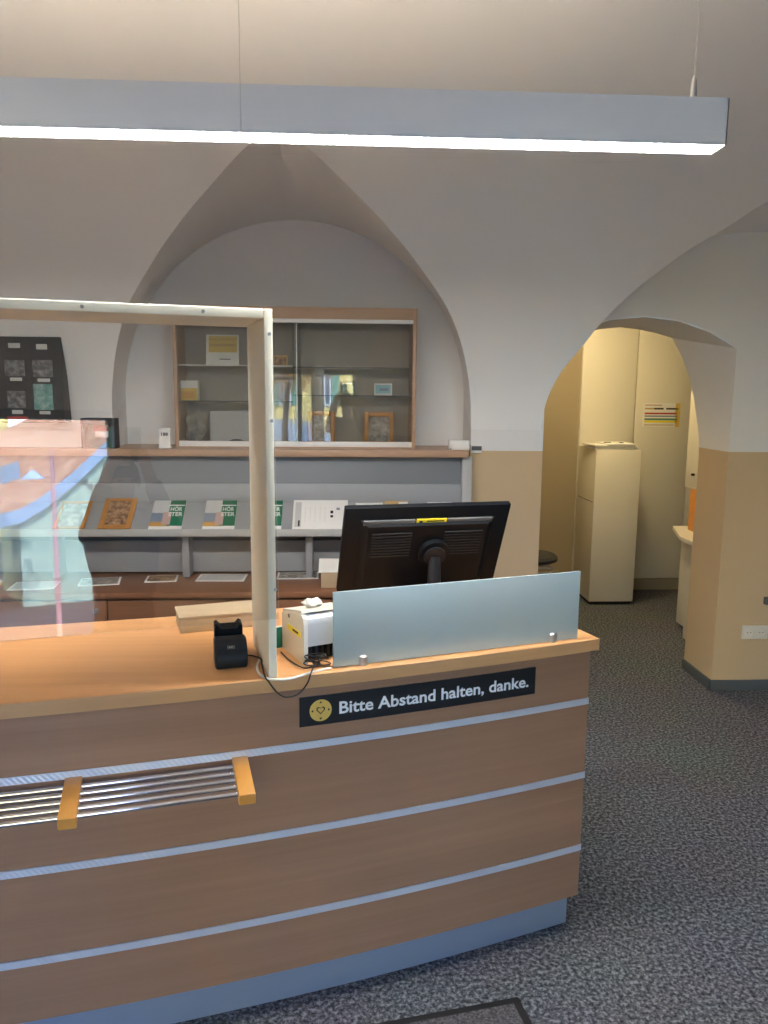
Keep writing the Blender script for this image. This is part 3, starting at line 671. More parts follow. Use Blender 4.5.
lying(35, 586, .22, .16, 'pale leaflet lying on sideboard at the far left', PAPERGREY, .1)
p = onZ(321, 588, .7205)
tb = thing('paper_tray', 'small wooden tray with a white sheet on it beside the monitor', 'tray', p)
b = MB(); b.bx(p.x, p.x+.13, p.y, p.y+.12, .7205, .80, BOXWOOD, .002); b.build('tray_body', tb)
b = MB(); b.loft([[(p.x-.012, p.y-.006, .801), (p.x+.135, p.y-.006, .801), (p.x+.135, p.y+.12, .842), (p.x-.012, p.y+.12, .842)], [(p.x-.012, p.y-.006, .805), (p.x+.135, p.y-.006, .805), (p.x+.135, p.y+.12, .846), (p.x-.012, p.y+.12, .846)]], PAPER); b.build('sheet', tb)

# ------------------------------------------------------------------ glass showcase in the niche
CX0, CX1, CZ0, CZ1, CYF, CYB = -.905, .387, 1.3945, 2.137, 4.185, 4.432
case = thing('showcase', 'wooden wall showcase with sliding glass doors standing on the ledge', 'showcase', ((CX0+CX1)/2, (CYF+CYB)/2, CZ0))
b = MB(); t = .020
b.bx(CX0, CX0+t, CYF, CYB, CZ0, CZ1, CASEWOOD, .002); b.bx(CX1-t, CX1, CYF, CYB, CZ0, CZ1, CASEWOOD, .002); b.bx(CX0+t, CX1-t, CYF, CYB, CZ1-.060, CZ1, CASEWOOD, .002); b.bx(CX0+t, CX1-t, CYF, CYB, CZ0, CZ0+.006, CASEWOOD); b.build('carcass', case)
b = MB(); b.bx(CX0+t, CX1-t, CYB-.008, CYB-.001, CZ0+.006, CZ1-.06, CASEBACK); b.build('back_panel', case)
b = MB(); b.bx(CX0+t, CX1-t, CYF+.002, CYF+.030, CZ1-.080, CZ1-.0602, RAILW, .001); b.build('top_rail', case)
b = MB(); b.bx(CX0+t, CX1-t, CYF+.002, CYF+.030, CZ0+.0062, CZ0+.034, RAILW, .001); b.build('bottom_rail', case)
XM = onY(297, 400, CYF).x
gz0, gz1, DT = CZ0+.034, CZ1-.081, radians(.25)
b = MB(); b.bx(CX0+t+.002, XM+.02, .0, .005, 0, gz1-gz0, CASEGLASS, 0, frame((0, CYF+.0195, gz0), 0, DT)); b.build('glass_door', case)
b = MB(); b.bx(XM, CX1-t-.002, 0, .005, 0, gz1-gz0, CASEGLASS, 0, frame((0, CYF+.0115, gz0), 0, DT)); b.build('glass_door', case)
b = MB(); b.bx(XM-.003, XM+.001, 0, .007, 0, gz1-gz0, RAILW, 0, frame((0, CYF+.0105, gz0), 0, DT)); b.build('door_edge', case)
def shz(py): return onY(330, py, CYF+.05).z
Y0s, Y1s = CYF+.035, CYB-.010
XMID = XM-.02
for x0, x1, py in ((XMID+.003, CX1-t-.001, 367), (XMID+.003, CX1-t-.001, 395), (CX0+t+.001, XMID-.003, 366), (CX0+t+.001, XMID-.003, 401.5)):
    z = shz(py); b = MB(); b.bx(x0, x1, Y0s, Y1s, z-.006, z, SHELFGLASS); b.bx(x0, x1, Y0s-.001, Y0s, z-.006, z, (RAILW if (py == 366) else MIDGREY)); b.build('glass_shelf', case)
b = MB(); b.bx(XMID-.003, XMID+.003, Y0s, Y1s, CZ0+.0062, CZ1-.061, SHELFGLASS); b.build('glass_divider', case)
ZS1, ZS2, ZL1, ZL2, ZB = shz(367), shz(395), shz(366), shz(401.5), CZ0+.0065
def slab_item(name, cat, label, px0, px1, y, z, h, m, th=.006, tilt=8, prints=(), grp=None):
    a0 = onY(px0, 400, y).x; a1 = onY(px1, 400, y).x; wdt = a1-a0
    M = Matrix.Translation((a0, y, z+.0006)) @ Matrix.Rotation(radians(-tilt), 4, 'X')
    b = MB(); b.bx(0, wdt, 0, th, 0, h, m, .0008, M)
    for k, (u0, u1, v0, v1, mm) in enumerate(prints): b.add([(u*wdt, -.0008-.0003*k, v*h) for u, v in ((u0, v0), (u1, v0), (u1, v1), (u0, v1))], [[0, 1, 2, 3]], mm, M)
    return tag(b.build(name), label, cat, grp)
slab_item('certificate', 'certificate', 'white and yellow certificate standing on the top left showcase shelf', 207, 239.5, 4.30, ZL1, .165, PAPER, prints=[(.08, .95, .42, .95, YELLOWC), (.1, .9, .62, .70, TAN), (.1, .9, .82, .86, TAN), (.4, .75, .18, .21, DARKGREY)])
slab_item('yellow_box', 'box', 'white and yellow box on the middle left showcase shelf', 177.5, 198, 4.27, ZL2, .105, PAPER, th=.06, tilt=0, prints=[(0, 1, 0, .62, YELLOWC), (.15, .85, .1, .45, ORANGE)])
slab_item('white_board', 'board', 'plain white board leaning on the bottom left of the showcase', 209, 248, 4.33, ZB, .185, PAPERGREY, tilt=6, prints=[(.03, .97, .03, .97, PAPERGREY)])
b = MB(); q = onY(196, 440, 4.30); bm = bmesh.new(); bmesh.ops.create_icosphere(bm, subdivisions=3, radius=1); rnd = random.Random(3)
b.add([(q.x+v.co.x*.055*(1+.18*sin(5*v.co.z+2*v.co.x)), 4.30+v.co.y*.04, ZB+.088+max(-.0875, v.co.z*.092*(1+.12*sin(6*v.co.x)))) for v in bm.verts], [[v.index for v in f.verts] for f in bm.faces], STONE); bm.free()
tag(b.build('stone_ornament'), 'grey mottled stone ornament at the bottom left of the showcase', 'ornament')
b = MB(); q = onY(237, 440, 4.25); bm = bmesh.new(); bmesh.ops.create_icosphere(bm, subdivisions=2, radius=1)
b.add([(q.x+v.co.x*.06, 4.25+v.co.y*.025, ZB+.016+max(-.0158, v.co.z*.017*(1+.3*sin(9*v.co.x)))) for v in bm.verts], [[v.index for v in f.verts] for f in bm.faces], BLACKM); bm.free()
tag(b.build('dark_stone'), 'flat dark stone lying in front of the white board in the showcase', 'stone')
slab_item('small_picture', 'picture', 'small brown picture on the top right showcase shelf by the middle', 274, 288, 4.28, ZS1, .062, TAN, prints=[(.1, .9, .15, .85, MOSAIC)])
slab_item('blue_card', 'card', 'small light blue card on the middle right showcase shelf', 374, 392, 4.30, ZS2, .066, PAPER, prints=[(.08, .92, .15, .85, BLUEC), (.3, .8, .35, .6, BLUEG)])
slab_item('glass_block', 'glass block', 'clear grey glass block left of the blue card in the showcase', 342, 355, 4.30, ZS2, .078, SHELFGLASS, th=.03, tilt=0)
wood_frame(308, 335, 'amber framed mosaic picture at the bottom of showcase, left one', .188, 4.29, ZB+.001, tilt=5, pyref=440, grp='framed pictures in the showcase', pic=LIGHTPIC, fw=.17)
wood_frame(364, 394, 'amber framed mosaic picture at the bottom of showcase, right one', .186, 4.29, ZB+.001, tilt=5, pyref=440, grp='framed pictures in the showcase', pic=LIGHTPIC, fw=.15)

# things on the ledge and wall round the niche
BA = 0.; P0 = Vector((0, 4.026, 1.53)); BM = Matrix.Translation(P0) @ Matrix.Rotation(BA, 4, 'X'); BN = Vector((0, cos(BA), sin(BA)))
bd = thing('picture_board', 'black display board with small pictures hanging on wall left of niche', 'display board', (-1.72, 4.12, 1.53))
def on_bd(px, py): d = ray(px, py); q = EYE + d*((P0-EYE).dot(BN)/d.dot(BN)); return BM.inverted() @ q
k0, k1 = on_bd(60, 337), on_bd(61.5, 423)
b = MB(); b.prism([(.002, k1.z), (.002, k0.z), (.012, k0.z), (.045, k0.z-.10), (.075, k0.z-.20), (.105, k1.z)], -1.96, k0.x, BLACKM, BM, 'X'); b.build('board', bd)
def onboard(px0, px1, py0, py1, m, name):
    a, c_ = on_bd(px0, py0), on_bd(px1, py1); b = MB(); b.bx(a.x, c_.x, -.001, .0018, c_.z, a.z, m, .0004, BM); return b.build(name, bd)
for r in ((4, 25, 360, 376, SHADOWPIC), (32, 53, 360, 377, SHADOWPIC), (7, 26, 391, 408, SHADOWPIC), (33, 53.5, 384, 410, TEALPIC)): onboard(*r, 'picture')
for r in ((8, 20, 343, 348), (36, 47, 344, 349.5), (10, 22, 377.5, 381), (37.5, 50, 378.5, 382), (12, 23, 410, 414), (39.5, 50.5, 411, 414.3)): onboard(*r, PAPERGREY, 'caption_strip')
onboard(7, 28, 416.5, 420, RED, 'red_strip')
a0 = onY(82, 418, 4.10); a1 = onY(117, 448, 4.10)
sbx = thing('souvenir_box', 'black open display box with red, white and green items on ledge', 'display box', ((a0.x+a1.x)/2, 4.12, 1.3945))
bz1 = a0.z
b = MB(); b.bx(a0.x, a1.x, 4.07, 4.155, bz1-.035, bz1, BLACKM, .002); b.bx(a0.x, a0.x+.012, 4.07, 4.155, 1.3945, bz1-.036, BLACKM, .001); b.bx(a1.x-.012, a1.x, 4.07, 4.155, 1.3945, bz1-.036, BLACKM, .001); b.bx(a0.x+.012, a1.x-.012, 4.145, 4.155, 1.3945, bz1-.036, DKGREEN); b.build('box_frame', sbx)
wx = a1.x-a0.x
b = MB(); b.bx(a0.x+.30*wx, a0.x+.80*wx, 4.10, 4.144, bz1-.068, bz1-.037, RED, .002); b.build('red_packet', sbx)
b = MB(); b.bx(a0.x+.35*wx, a0.x+.76*wx, 4.10, 4.144, bz1-.10, bz1-.0685, PAPER, .002); b.build('white_packet', sbx)
b = MB(); b.bx(a0.x+.80*wx, a0.x+.92*wx, 4.08, 4.144, 1.3948, bz1-.04, DKGREEN, .002); b.build('green_packet', sbx)
a0 = onY(158.5, 428, 4.12); a1 = onY(171, 451, 4.12)
chd = thing('card_holder', 'small white plate with dark digits standing on ledge left of showcase', 'sign plate', ((a0.x+a1.x)/2, 4.12, 1.3945))
b = MB(); b.bx(a0.x, a1.x, 4.115, 4.125, 1.3945, a0.z, PAPER, .001); b.box(((a0.x+a1.x)/2, 4.13, 1.398), (a1.x-a0.x, .04, .007), PAPER, .001); b.build('plate', chd)
b = MB(); add_text(b, '188', DARKGREY, lambda u, v: Vector((a0.x+.22*(a1.x-a0.x)+.58*(a1.x-a0.x)*u, 4.1140, a0.z-.040+v*.024)), .03); b.build('digits', chd)
a0 = onY(449, 440, 4.11); a1 = onY(469, 452, 4.11)
b = MB(); b.bx(a0.x, a1.x-.001, 4.09, 4.15, 1.3945, a0.z, RAILW, .004); b.bx(a0.x+.01, a1.x-.011, 4.0885, 4.09, 1.40, a0.z-.008, RAILW, .001); b.bx(a0.x+.004, a0.x+.010, 4.086, 4.09, 1.398, 1.404, MIDGREY)
tag(b.build('white_box'), 'small plain white box on the right end of the ledge', 'box')
a0 = onY(471, 445, 4.14); a1 = onY(482, 453, 4.14)
dv = thing('thermostat', 'tiny white wall device with dark display beside the ledge end', 'thermostat', ((a0.x+a1.x)/2, 4.15, a1.z))
b = MB(); b.bx(a0.x, a1.x, 4.138, 4.159, a1.z, a0.z, RAILW, .002); b.build('case', dv)
b = MB(); b.bx(a0.x+.004, a1.x-.003, 4.1365, 4.1378, a1.z+.014, a0.z-.006, MIDGREY); b.build('display', dv)

# ------------------------------------------------------------------ side room furniture
wd = thing('built_in_wardrobe', 'tall white built-in wardrobe wall at the back of side room', 'wardrobe', (3., 6.6, 0))
WY = 6.44
b = MB(); b.bx(1.985, 4.09, WY+.02, 6.77, .0, 2.61, CABWHITE); b.build('carcass', wd)
for x0, x1 in ((1.985, 2.452), (2.456, 2.935), (2.939, 3.5), (3.504, 4.09)):
    b = MB(); b.bx(x0+.002, x1-.002, WY, WY+.019, .105, 2.60, CABWHITE, .003); d = b.build('door', wd)
    if x0 > 2.9:
        b = MB(); b.cyl((x0+.03, WY, .98), (x0+.03, WY-.02, .98), .009, MIDGREY, n=12); b.build('knob', d)
b = MB(); b.bx(1.985, 4.09, WY+.006, WY+.018, 0, .10, mat('plinth_grey', (.30, .27, .20), .6)); b.build('plinth', wd)
pa = onY(643.5, 403, WY-.003); pb = onY(679, 427, WY-.003)
ps = thing('striped_poster', 'landscape poster of coloured horizontal stripes on white wardrobe door', 'poster', ((pa.x+pb.x)/2, WY-.002, pb.z))
b = MB(); b.bx(pa.x, pb.x, WY-.0035, WY-.0005, pb.z, pa.z, PAPER); b.build('sheet', ps)
b = MB(); pw, phh = pb.x-pa.x, pa.z-pb.z
for u0, u1, v0, v1, m in ((.05, .30, .735, .80, TAN), (.30, .55, .73, .80, BLACKM), (.62, .95, .73, .80, BLACKM), (.05, .95, .53, .60, RED), (.05, .95, .42, .48, BLUEG), (.05, .95, .28, .36, SHUTTER), (.05, .95, .18, .27, YELLOWST), (.05, .85, .06, .10, TAN), (.88, 1, 0, 1, YELLOWC), (.05, .5, .90, .93, RED)):
    b.add([(pa.x+pw*u0, WY-.0040, pb.z+phh*v0), (pa.x+pw*u1, WY-.0040, pb.z+phh*v0), (pa.x+pw*u1, WY-.0040, pb.z+phh*v1), (pa.x+pw*u0, WY-.0040, pb.z+phh*v1)], [[0, 1, 2, 3]], m)
b.build('stripe_print', ps)
fc = thing('tall_cabinet', 'free-standing narrow white cabinet in the side room with papers on top', 'cabinet', (2.16, 6.15, 0))
fx0, fx1, fy0, fy1 = 1.982, 2.345, 5.96, 6.40
b = MB(); b.bx(fx0, fx1, fy0+.0, fy1, .03, 1.262, CABWHITE, .004); b.build('body', fc)
b = MB(); b.bx(fx0+.02, fx1-.01, fy0+.03, fy1-.02, 0, .03, BLACKM); b.build('plinth', fc)
for z in (.84,): b = MB(); b.bx(fx0-.003, fx0+.001, fy0+.03, fy1-.03, z, z+.004, SEAM); b.build('drawer_line', fc)
b = MB()
for k, (dx, w_, rz) in enumerate(((.0, .36, .03), (.01, .33, -.05), (-.02, .34, .07), (0.03, .22, .0))):
    M = frame(Vector(((fx0+fx1)/2+dx-.01, 6.14-.01*k, 1.2625+.012*k)), rz); b.box((0, 0, .006), (w_, .30, .0115), PAPER, .002, M)
b.box((2.10, 6.06, 1.3145), (.05, .02, .007), MIDGREY, .001); b.box((2.21, 6.05, 1.3145), (.03, .02, .007), BLACKM, .001)
tag(b.build('paper_stack'), 'loose stack of papers lying on the narrow white cabinet', 'papers')
rc = thing('side_counter', 'low white cabinet with a white worktop along the right of side room', 'cabinet', (2.7, 4.9, 0))
b = MB(); b.bx(2.345, 2.93, 4.60, 5.03, .03, .715, CABWHITE, .003); b.bx(2.46, 2.93, 5.031, 5.40, .03, .715, CABWHITE, .003); b.build('body', rc)
b = MB(); b.bx(2.37, 2.90, 4.62, 5.02, 0, .03, BLACKM); b.bx(2.49, 2.90, 5.02, 5.38, 0, .03, BLACKM); b.build('plinth', rc)
b = MB(); b.prism([(2.285, 4.60), (2.95, 4.60), (2.95, 5.46), (2.415, 5.46), (2.285, 5.04)], .716, .742, CABWHITE); b.build('worktop', rc)
b = MB(); b.cyl((2.46, 5.2, .60), (2.44, 5.2, .60), .009, MIDGREY, n=12); b.build('knob', rc)
b = MB(); b.bx(2.455, 2.49, 4.62, 5.30, .743, 1.035, ORPANEL, .002)
tag(b.build('orange_board'), 'orange board standing on the white worktop in side room', 'board')
uc = thing('wall_cupboard', 'white hanging cupboard above the orange board in side room', 'cupboard', (2.7, 5.0, 1.04))
b = MB(); b.bx(2.465, 2.95, 4.60, 5.42, 1.040, 1.95, CABWHITE, .003); b.build('body', uc)
b = MB(); b.cyl((2.465, 5.28, 1.14), (2.445, 5.28, 1.14), .009, BLACKM, n=12); b.build('knob', uc)
st = thing('stool', 'round black swivel stool in the side room behind the monitor', 'stool', (1.28, 5.15, 0))
M0 = Matrix.Translation((1.28, 5.15, 0))
b = MB(); b.lathe([(.0, .555), (.17, .555), (.19, .565), (.192, .585), (.175, .60), (0, .605)], BLACKM, 36, M0); b.build('seat', st)
b = MB(); b.lathe([(.022, .05), (.022, .553)], STEEL, 16, M0); b.build('column', st)
b = MB(); b.tube([M0 @ Vector((.16*cos(2*pi*i/32), .16*sin(2*pi*i/32), .50)) for i in range(33)], .008, STEEL, 8); b.bx(1.28-.16, 1.28+.16, 5.145, 5.155, .495, .505, STEEL); b.build('ring_rail', st)
for k in range(5):
    a = 2*pi*k/5+.3; b = MB(); b.tube([M0 @ Vector((0, 0, .075)), M0 @ Vector((.14*cos(a), .14*sin(a), .06)), M0 @ Vector((.22*cos(a), .22*sin(a), .05))], [.016, .014, .012], BLACK, 10); lo = b.build('leg', st)
    b = MB(); b.cyl(M0 @ Vector((.22*cos(a), .22*sin(a)-.012, .025)), M0 @ Vector((.22*cos(a), .22*sin(a)+.012, .025)), .025, BLACK, n=16); b.build('castor', lo)
pl_ = thing('ceiling_light', 'round warm ceiling light in the side room', 'lamp', (1.75, 5.55, 2.56))
b = MB(); b.lathe([(0, 0), (.14, .003), (.17, .025), (.17, .035), (0, .035)], WARMLAMP, 32, Matrix.Translation((1.75, 5.55, 2.567))); b.build('diffuser', pl_)
b = MB(); b.lathe([(0, 0), (.18, 0), (.18, .0175), (0, .0175)], RAILW, 32, Matrix.Translation((1.75, 5.55, 2.6025))); b.build('base_plate', pl_)

# socket, mat
s0 = onY(742.5, 625.5, YW-.006); s1 = onY(742.5, 639, YW-.006); sh = s0.z-s1.z
sk = thing('wall_socket', 'ivory double power socket low on the beige wall', 'socket', (s0.x+.075, YW-.005, s1.z))
b = MB(); b.bx(s0.x, s0.x+.152, YW-.011, YW-.0005, s1.z, s0.z, SOCKETW, .003); b.build('frame_plate', sk)
for k in (0, 1):
    xc = s0.x+.040+.072*k; zc = (s0.z+s1.z)/2
    Mk = Matrix.Translation((xc, YW-.0112, zc)) @ Matrix.Rotation(pi/2, 4, 'X')
    b = MB(); b.lathe([(.027, -.002), (.029, .0025), (.027, .003), (.022, -.0005), (.020, -.001), (0, -.001)], SOCKETW, 28, Mk); o = b.build('socket_cup', sk)
    b = MB()
    for dx in (-.0095, .0095): b.cyl((xc+dx, YW-.0085, zc), (xc+dx, YW-.0112, zc), .003, BLACKM, n=10)
    b.build('pin_hole', o)
hk0 = onY(768, 601, YW-.02)
b = MB(); b.bx(hk0.x-.018, hk0.x+.05, YW-.03, YW-.0005, hk0.z-.022, hk0.z+.022, MIDGREY, .006); b.tube(smooth_path([(hk0.x-.01, YW-.034, hk0.z+.006), (hk0.x+.015, YW-.036, hk0.z-.006), (hk0.x+.05, YW-.034, hk0.z-.012)]), .004, BLACKM)
tag(b.build('wall_box'), 'small dark grey box on the beige wall above the socket', 'wall box')
m0 = onZ(518, 998, 0); m1 = onZ(535, 1024, 0); m2 = onZ(380, 1024, 0)
a = math.atan2(m0.y-m2.y, m0.x-m2.x); Mm = frame(m0, a)
dm = thing('door_mat', 'dark grey door mat with a black rubber border at the bottom', 'door mat', m0, a)
b = MB(); b.bx(-1.15, 0, -.75, 0, .0005, .005, RUBBER, .002, Mm); b.build('rubber_border', dm)
b = MB(); b.bx(-1.125, -.024, -.725, -.024, .0052, .009, MAT_FIBRE, .001, Mm); b.build('fibre_field', dm)

# ------------------------------------------------------------------ photographer (seen only as a reflection)
def skin_mesh(name, chains, m, parent, sub=2):
    """chains: list of (points, radii); first point of first chain is the root; later chains start at an existing point index."""
    vs, es, rs = [], [], []
    def find(p):
        for i, v in enumerate(vs):
            if (v-p).length < 1e-5: return i
        return None
    for pts, rad in chains:
        prev = None
        for p, r in zip(pts, rad):
            p = Vector(p); i = find(p)
            if i is None: vs.append(p); rs.append(r); i = len(vs)-1
            if prev is not None and prev != i: es.append((prev, i))
            prev = i
    me = bpy.data.meshes.new(name); me.from_pydata(vs, es, []); o = bpy.data.objects.new(name, me); COL.objects.link(o)
    md = o.modifiers.new('s', 'SKIN'); md.use_smooth_shade = True
    for i, r in enumerate(rs): me.skin_vertices[0].data[i].radius = r if isinstance(r, tuple) else (r, r)
    me.skin_vertices[0].data[0].use_root = True
    sd = o.modifiers.new('b', 'SUBSURF'); sd.levels = sub; sd.render_levels = sub
    dg = bpy.context.evaluated_depsgraph_get(); me2 = bpy.data.meshes.new_from_object(o.evaluated_get(dg))
    bpy.data.objects.remove(o)
    fs = [list(p.vertices) for p in me2.polygons]; mv = [v.co.copy() for v in me2.vertices]; bpy.data.meshes.remove(me2)
    b = MB(); b.add(mv, fs, m); return b.build(name, parent, 60)
PX, PY, PS = .03, -.42, .905
def pp(x, y, z): return (PX+x, PY+y, z*PS)
person = thing('person', 'person in dark coat holding up a phone, mirrored in the glass', 'person', (PX, PY, 0))
pelvis, waist, chest, neck0, neck1 = pp(0, 0, .95), pp(0, 0, 1.10), pp(0, 0, 1.32), pp(0, 0, 1.47), pp(0, .01, 1.53)
body = [([pelvis, waist, chest, neck0, neck1, pp(0, .02, 1.60), pp(0, .025, 1.68), pp(0, .015, 1.745)], [(.14, .10), (.13, .095), (.15, .105), (.055, .055), (.05, .05), (.066, .076), (.078, .092), (.058, .070)])]
arms = []
for s_ in (1, -1):
    sh = pp(s_*.15, 0, 1.42); el = pp(s_*.20, .19, 1.36); hx = .062 if s_ > 0 else -.078
    wrist = (hx+s_*.018, -.130, 1.555); palm = (hx, -.078, 1.610); fx = hx-s_*.012
    body.append(([chest, sh, el, wrist, palm], [(.15, .105), .052, .041, .029, .033]))
    arms.append((sh, el, wrist))
    for k in range(4):       # fingers curl round the far side of the phone
        z = 1.640-.020*k; L = (.9, 1., .97, .8)[k]
        body.append(([palm, (fx, -.042, z), (fx-s_*.010, -.014, z-.002), (fx-s_*(.010+.022*L), -.008, z-.004), (fx-s_*(.010+.036*L), -.008, z-.005)], [.033, .0095, .009, .0085, .007]))
    body.append(([palm, (hx-s_*.016, -.072, 1.640), (hx-s_*.034, -.058, 1.655), (hx-s_*.048, -.050, 1.660)], [.033, .0115, .010, .008]))
for s_ in (1, -1):
    body.append(([pelvis, pp(s_*.10, 0, .88), pp(s_*.11, .02, .50), pp(s_*.11, -.01, .09), pp(s_*.115, .12, .045)], [(.14, .10), .080, .055, .040, .035]))
skin_mesh('body', body, SKINM, person, 1)
coat = [([pp(0, 0, .80), pelvis, waist, chest, neck0], [(.17, .13), (.165, .125), (.155, .115), (.175, .125), (.08, .08)])]
for sh, el, wr in arms: coat.append(([chest, sh, el, Vector(el).lerp(Vector(wr), .85)], [(.175, .125), .072, .058, .045]))
skin_mesh('coat', coat, COAT, person)
for s_ in (1, -1):
    skin_mesh('trouser_leg', [([pp(s_*.09, 0, .90), pp(s_*.11, .02, .50), pp(s_*.11, -.01, .10)], [.095, .072, .060])], TROUSER, person)
    skin_mesh('shoe', [([pp(s_*.11, -.04, .055), pp(s_*.112, .06, .050), pp(s_*.116, .15, .043)], [.048, .048, .036])], BLACK, person)
b = MB(); Mh = Matrix.Translation(pp(0, .005, 1.70))
rr = []
for i in range(9):
    a = pi/2*(i/8); rr.append([(.092*cos(a)*cos(2*pi*k/24), .110*cos(a)*sin(2*pi*k/24)-(.012 if i < 6 else 0), -.02*(1-i/8)*(1 if sin(2*pi*k/24) > .2 else 2.6)+.096*sin(a)) for k in range(24)])
b.loft(rr, HAIR, M=Mh); b.build('hair', person)
for s_ in (1, -1):
    b = MB(); b.box(pp(s_*.032, .112, 1.665), (.022, .008, .010), BLACKM, .003); b.build('eye', person)
b = MB(); b.loft([[pp(-.010, .115, 1.655), pp(.010, .115, 1.655), pp(.016, .118, 1.625), pp(-.016, .118, 1.625)], [pp(-.004, .118, 1.655), pp(.004, .118, 1.655), pp(.008, .138, 1.627), pp(-.008, .138, 1.627)]], SKINM); b.build('nose', person)
b = MB(); b.box(pp(0, .105, 1.590), (.046, .012, .010), PINK, .004); b.build('mouth', person)
for s_ in (1, -1):
    b = MB(); b.box(pp(s_*.084, .02, 1.655), (.014, .032, .052), SKINM, .006); b.build('ear', person)
MPH = Matrix.Translation((-.008, -.024, 1.665)) @ Matrix.Rotation(-YAW, 4, 'Z') @ Matrix.Rotation(-PITCH, 4, 'X')
ph = thing('smartphone', 'black smartphone held up by the person in the dark coat', 'phone', (-.008, -.024, 1.59))
b = MB(); b.box((0, 0, 0), (.076, .008, .158), PHONEM, .003, MPH); b.build('phone_body', ph)
b = MB(); b.box((.008, .005, .050), (.034, .003, .030), BLACK, .001, MPH); b.build('camera_bump', ph)

# ------------------------------------------------------------------ street outside (seen in the reflections)
GZ = -.62
b = MB(); b.bx(-30, 30, -60, YF-WT-.001, GZ-.2, GZ, ASPHALT); struct(b.build('ground'))
b = MB(); b.bx(D0-.4, D1+.4, YF-1.15, YF-.31, GZ, -.42, PAPERGREY, .01); b.bx(D0-.3, D1+.3, YF-.85, YF-.31, -.42, -.21, PAPERGREY, .01); b.bx(D0-.1, D1+.1, YF-.60, YF-.31, -.21, -.001, PAPERGREY, .01); struct(b.build('trim_1'))
yh = thing('yellow_house', 'yellow rendered house with green shutters across the street, mirrored in showcase', 'house', (-3.5, -15, GZ))
HY = -14.8
b = MB(); b.bx(-9, 1.25, HY-5, HY, GZ, 6.0, YFACADE); b.build('facade', yh)
b = MB(); b.bx(-9.1, 1.35, HY-5.1, HY+.12, 6.0, 6.25, WHITETRIM); b.build('cornice', yh)
b = MB(); b.prism([(HY-5.4, 6.25), (HY+.4, 6.25), (HY-2.5, 8.6)], -9.3, 1.5, ROOF, axis='X'); b.build('roof', yh)
for x in (-6.3, -5.2, -4.05, -2.9, -1.75, -.58):
    for z0, z1 in ((1.15, 2.1), (3.3, 4.3)):
        o = MB().bx(x-.18, x+.18, HY-.02, HY+.05, z0-.06, z1+.06, WHITETRIM).build('window', yh)
        MB().bx(x-.14, x+.14, HY+.02, HY+.06, z0, z1, WINDARK).bx(x-.02, x+.02, HY+.05, HY+.07, z0, z1, WHITETRIM).build('pane', o)
        MB().bx(x-.41, x-.20, HY, HY+.07, z0-.03, z1+.03, SHUTTER).bx(x+.20, x+.41, HY, HY+.07, z0-.03, z1+.03, SHUTTER).build('shutter', o)
o = MB().bx(.86, 1.16, HY-.02, HY+.05, -.55, .38, WHITETRIM).build('window', yh); MB().bx(.91, 1.11, HY+.03, HY+.06, -.5, .32, WINDARK).build('pane', o)
# low house with a sweeping clay roof
gh = thing('green_house', 'pale green house with a sweeping orange tile roof, mirrored in the screen', 'house', (2.5, -12, GZ))
eave = [(.5, 1.03), (.59, 1.05), (.91, 1.12), (1.24, 1.30), (1.83, 1.76), (2.46, 2.35), (3.42, 3.24), (4.23, 4.04)]
ridge = [(.90, 2.57), (1.02, 2.64), (1.57, 2.92), (2.22, 3.34), (2.97, 3.8), (3.64, 4.28), (4.7, 5.27), (5.58, 6.05)]
RY = -11.0
def rf(dz): return [[(x, RY, z+dz) for x, z in eave], [(x2*.5+x*.5, RY-1.65, (z+z2)/2+dz) for (x, z), (x2, z2) in zip(eave, ridge)], [(x, RY-3.3, z+dz) for x, z in ridge]]
b = MB(); b.loft([a+b_[::-1] for a, b_ in zip(rf(0), rf(-.12))], ROOF); b.build('roof', gh)
b = MB(); b.loft([[(x, RY+.02, z-.02), (x, RY-.10, z-.02), (x, RY-.10, z-.26), (x, RY+.02, z-.26)] for x, z in eave], BLUETRIM); b.build('fascia', gh)
b = MB(); b.loft([[(x, RY-.12, GZ), (x, RY-3.0, GZ), (x, RY-3.0, z-.15), (x, RY-.12, z-.15)] for x, z in eave if x > .90], GFACADE); b.build('wall', gh)
b = MB()
for x, z in ((2.02, 1.55), (2.10, 1.46), (2.18, 1.37)): b.cyl((x, RY-.119, z), (x, RY-.09, z), .05, MIDGREY, n=12)
b.build('wall_anchor', gh)
b = MB(); b.loft([[(.74, -12.0, 1.38), (1.06, -12.0, 1.50), (1.12, -12.6, 1.82), (.80, -12.6, 1.70)], [(.74, -11.95, 1.52), (1.06, -11.95, 1.64), (1.12, -12.55, 1.98), (.80, -12.55, 1.86)]], BLUEG); b.build('skylight', gh)
# street lamp
sl = thing('street_lamp', 'pinkish street lamp post with a pale blue shade, mirrored in the screen', 'street lamp', (.80, -7.0, GZ))
b = MB(); b.tube([(.80, -7, GZ), (.80, -7, 1.2), (.80, -7, 1.95)], [.035, .030, .022], LAMPPINK, 14); b.build('post', sl)
b = MB(); b.tube([(.80, -7, 1.60), (.66, -7, 1.61), (.58, -7, 1.62)], .012, LAMPPINK, 8); b.build('arm', sl)
b = MB(); b.lathe([(.0, .0), (.135, .0), (.13, .015), (.05, .085), (.02, .11), (0, .115)], LAMPBLUE, 28, Matrix.Translation((.565, -7, 1.575))); b.build('shade', sl)
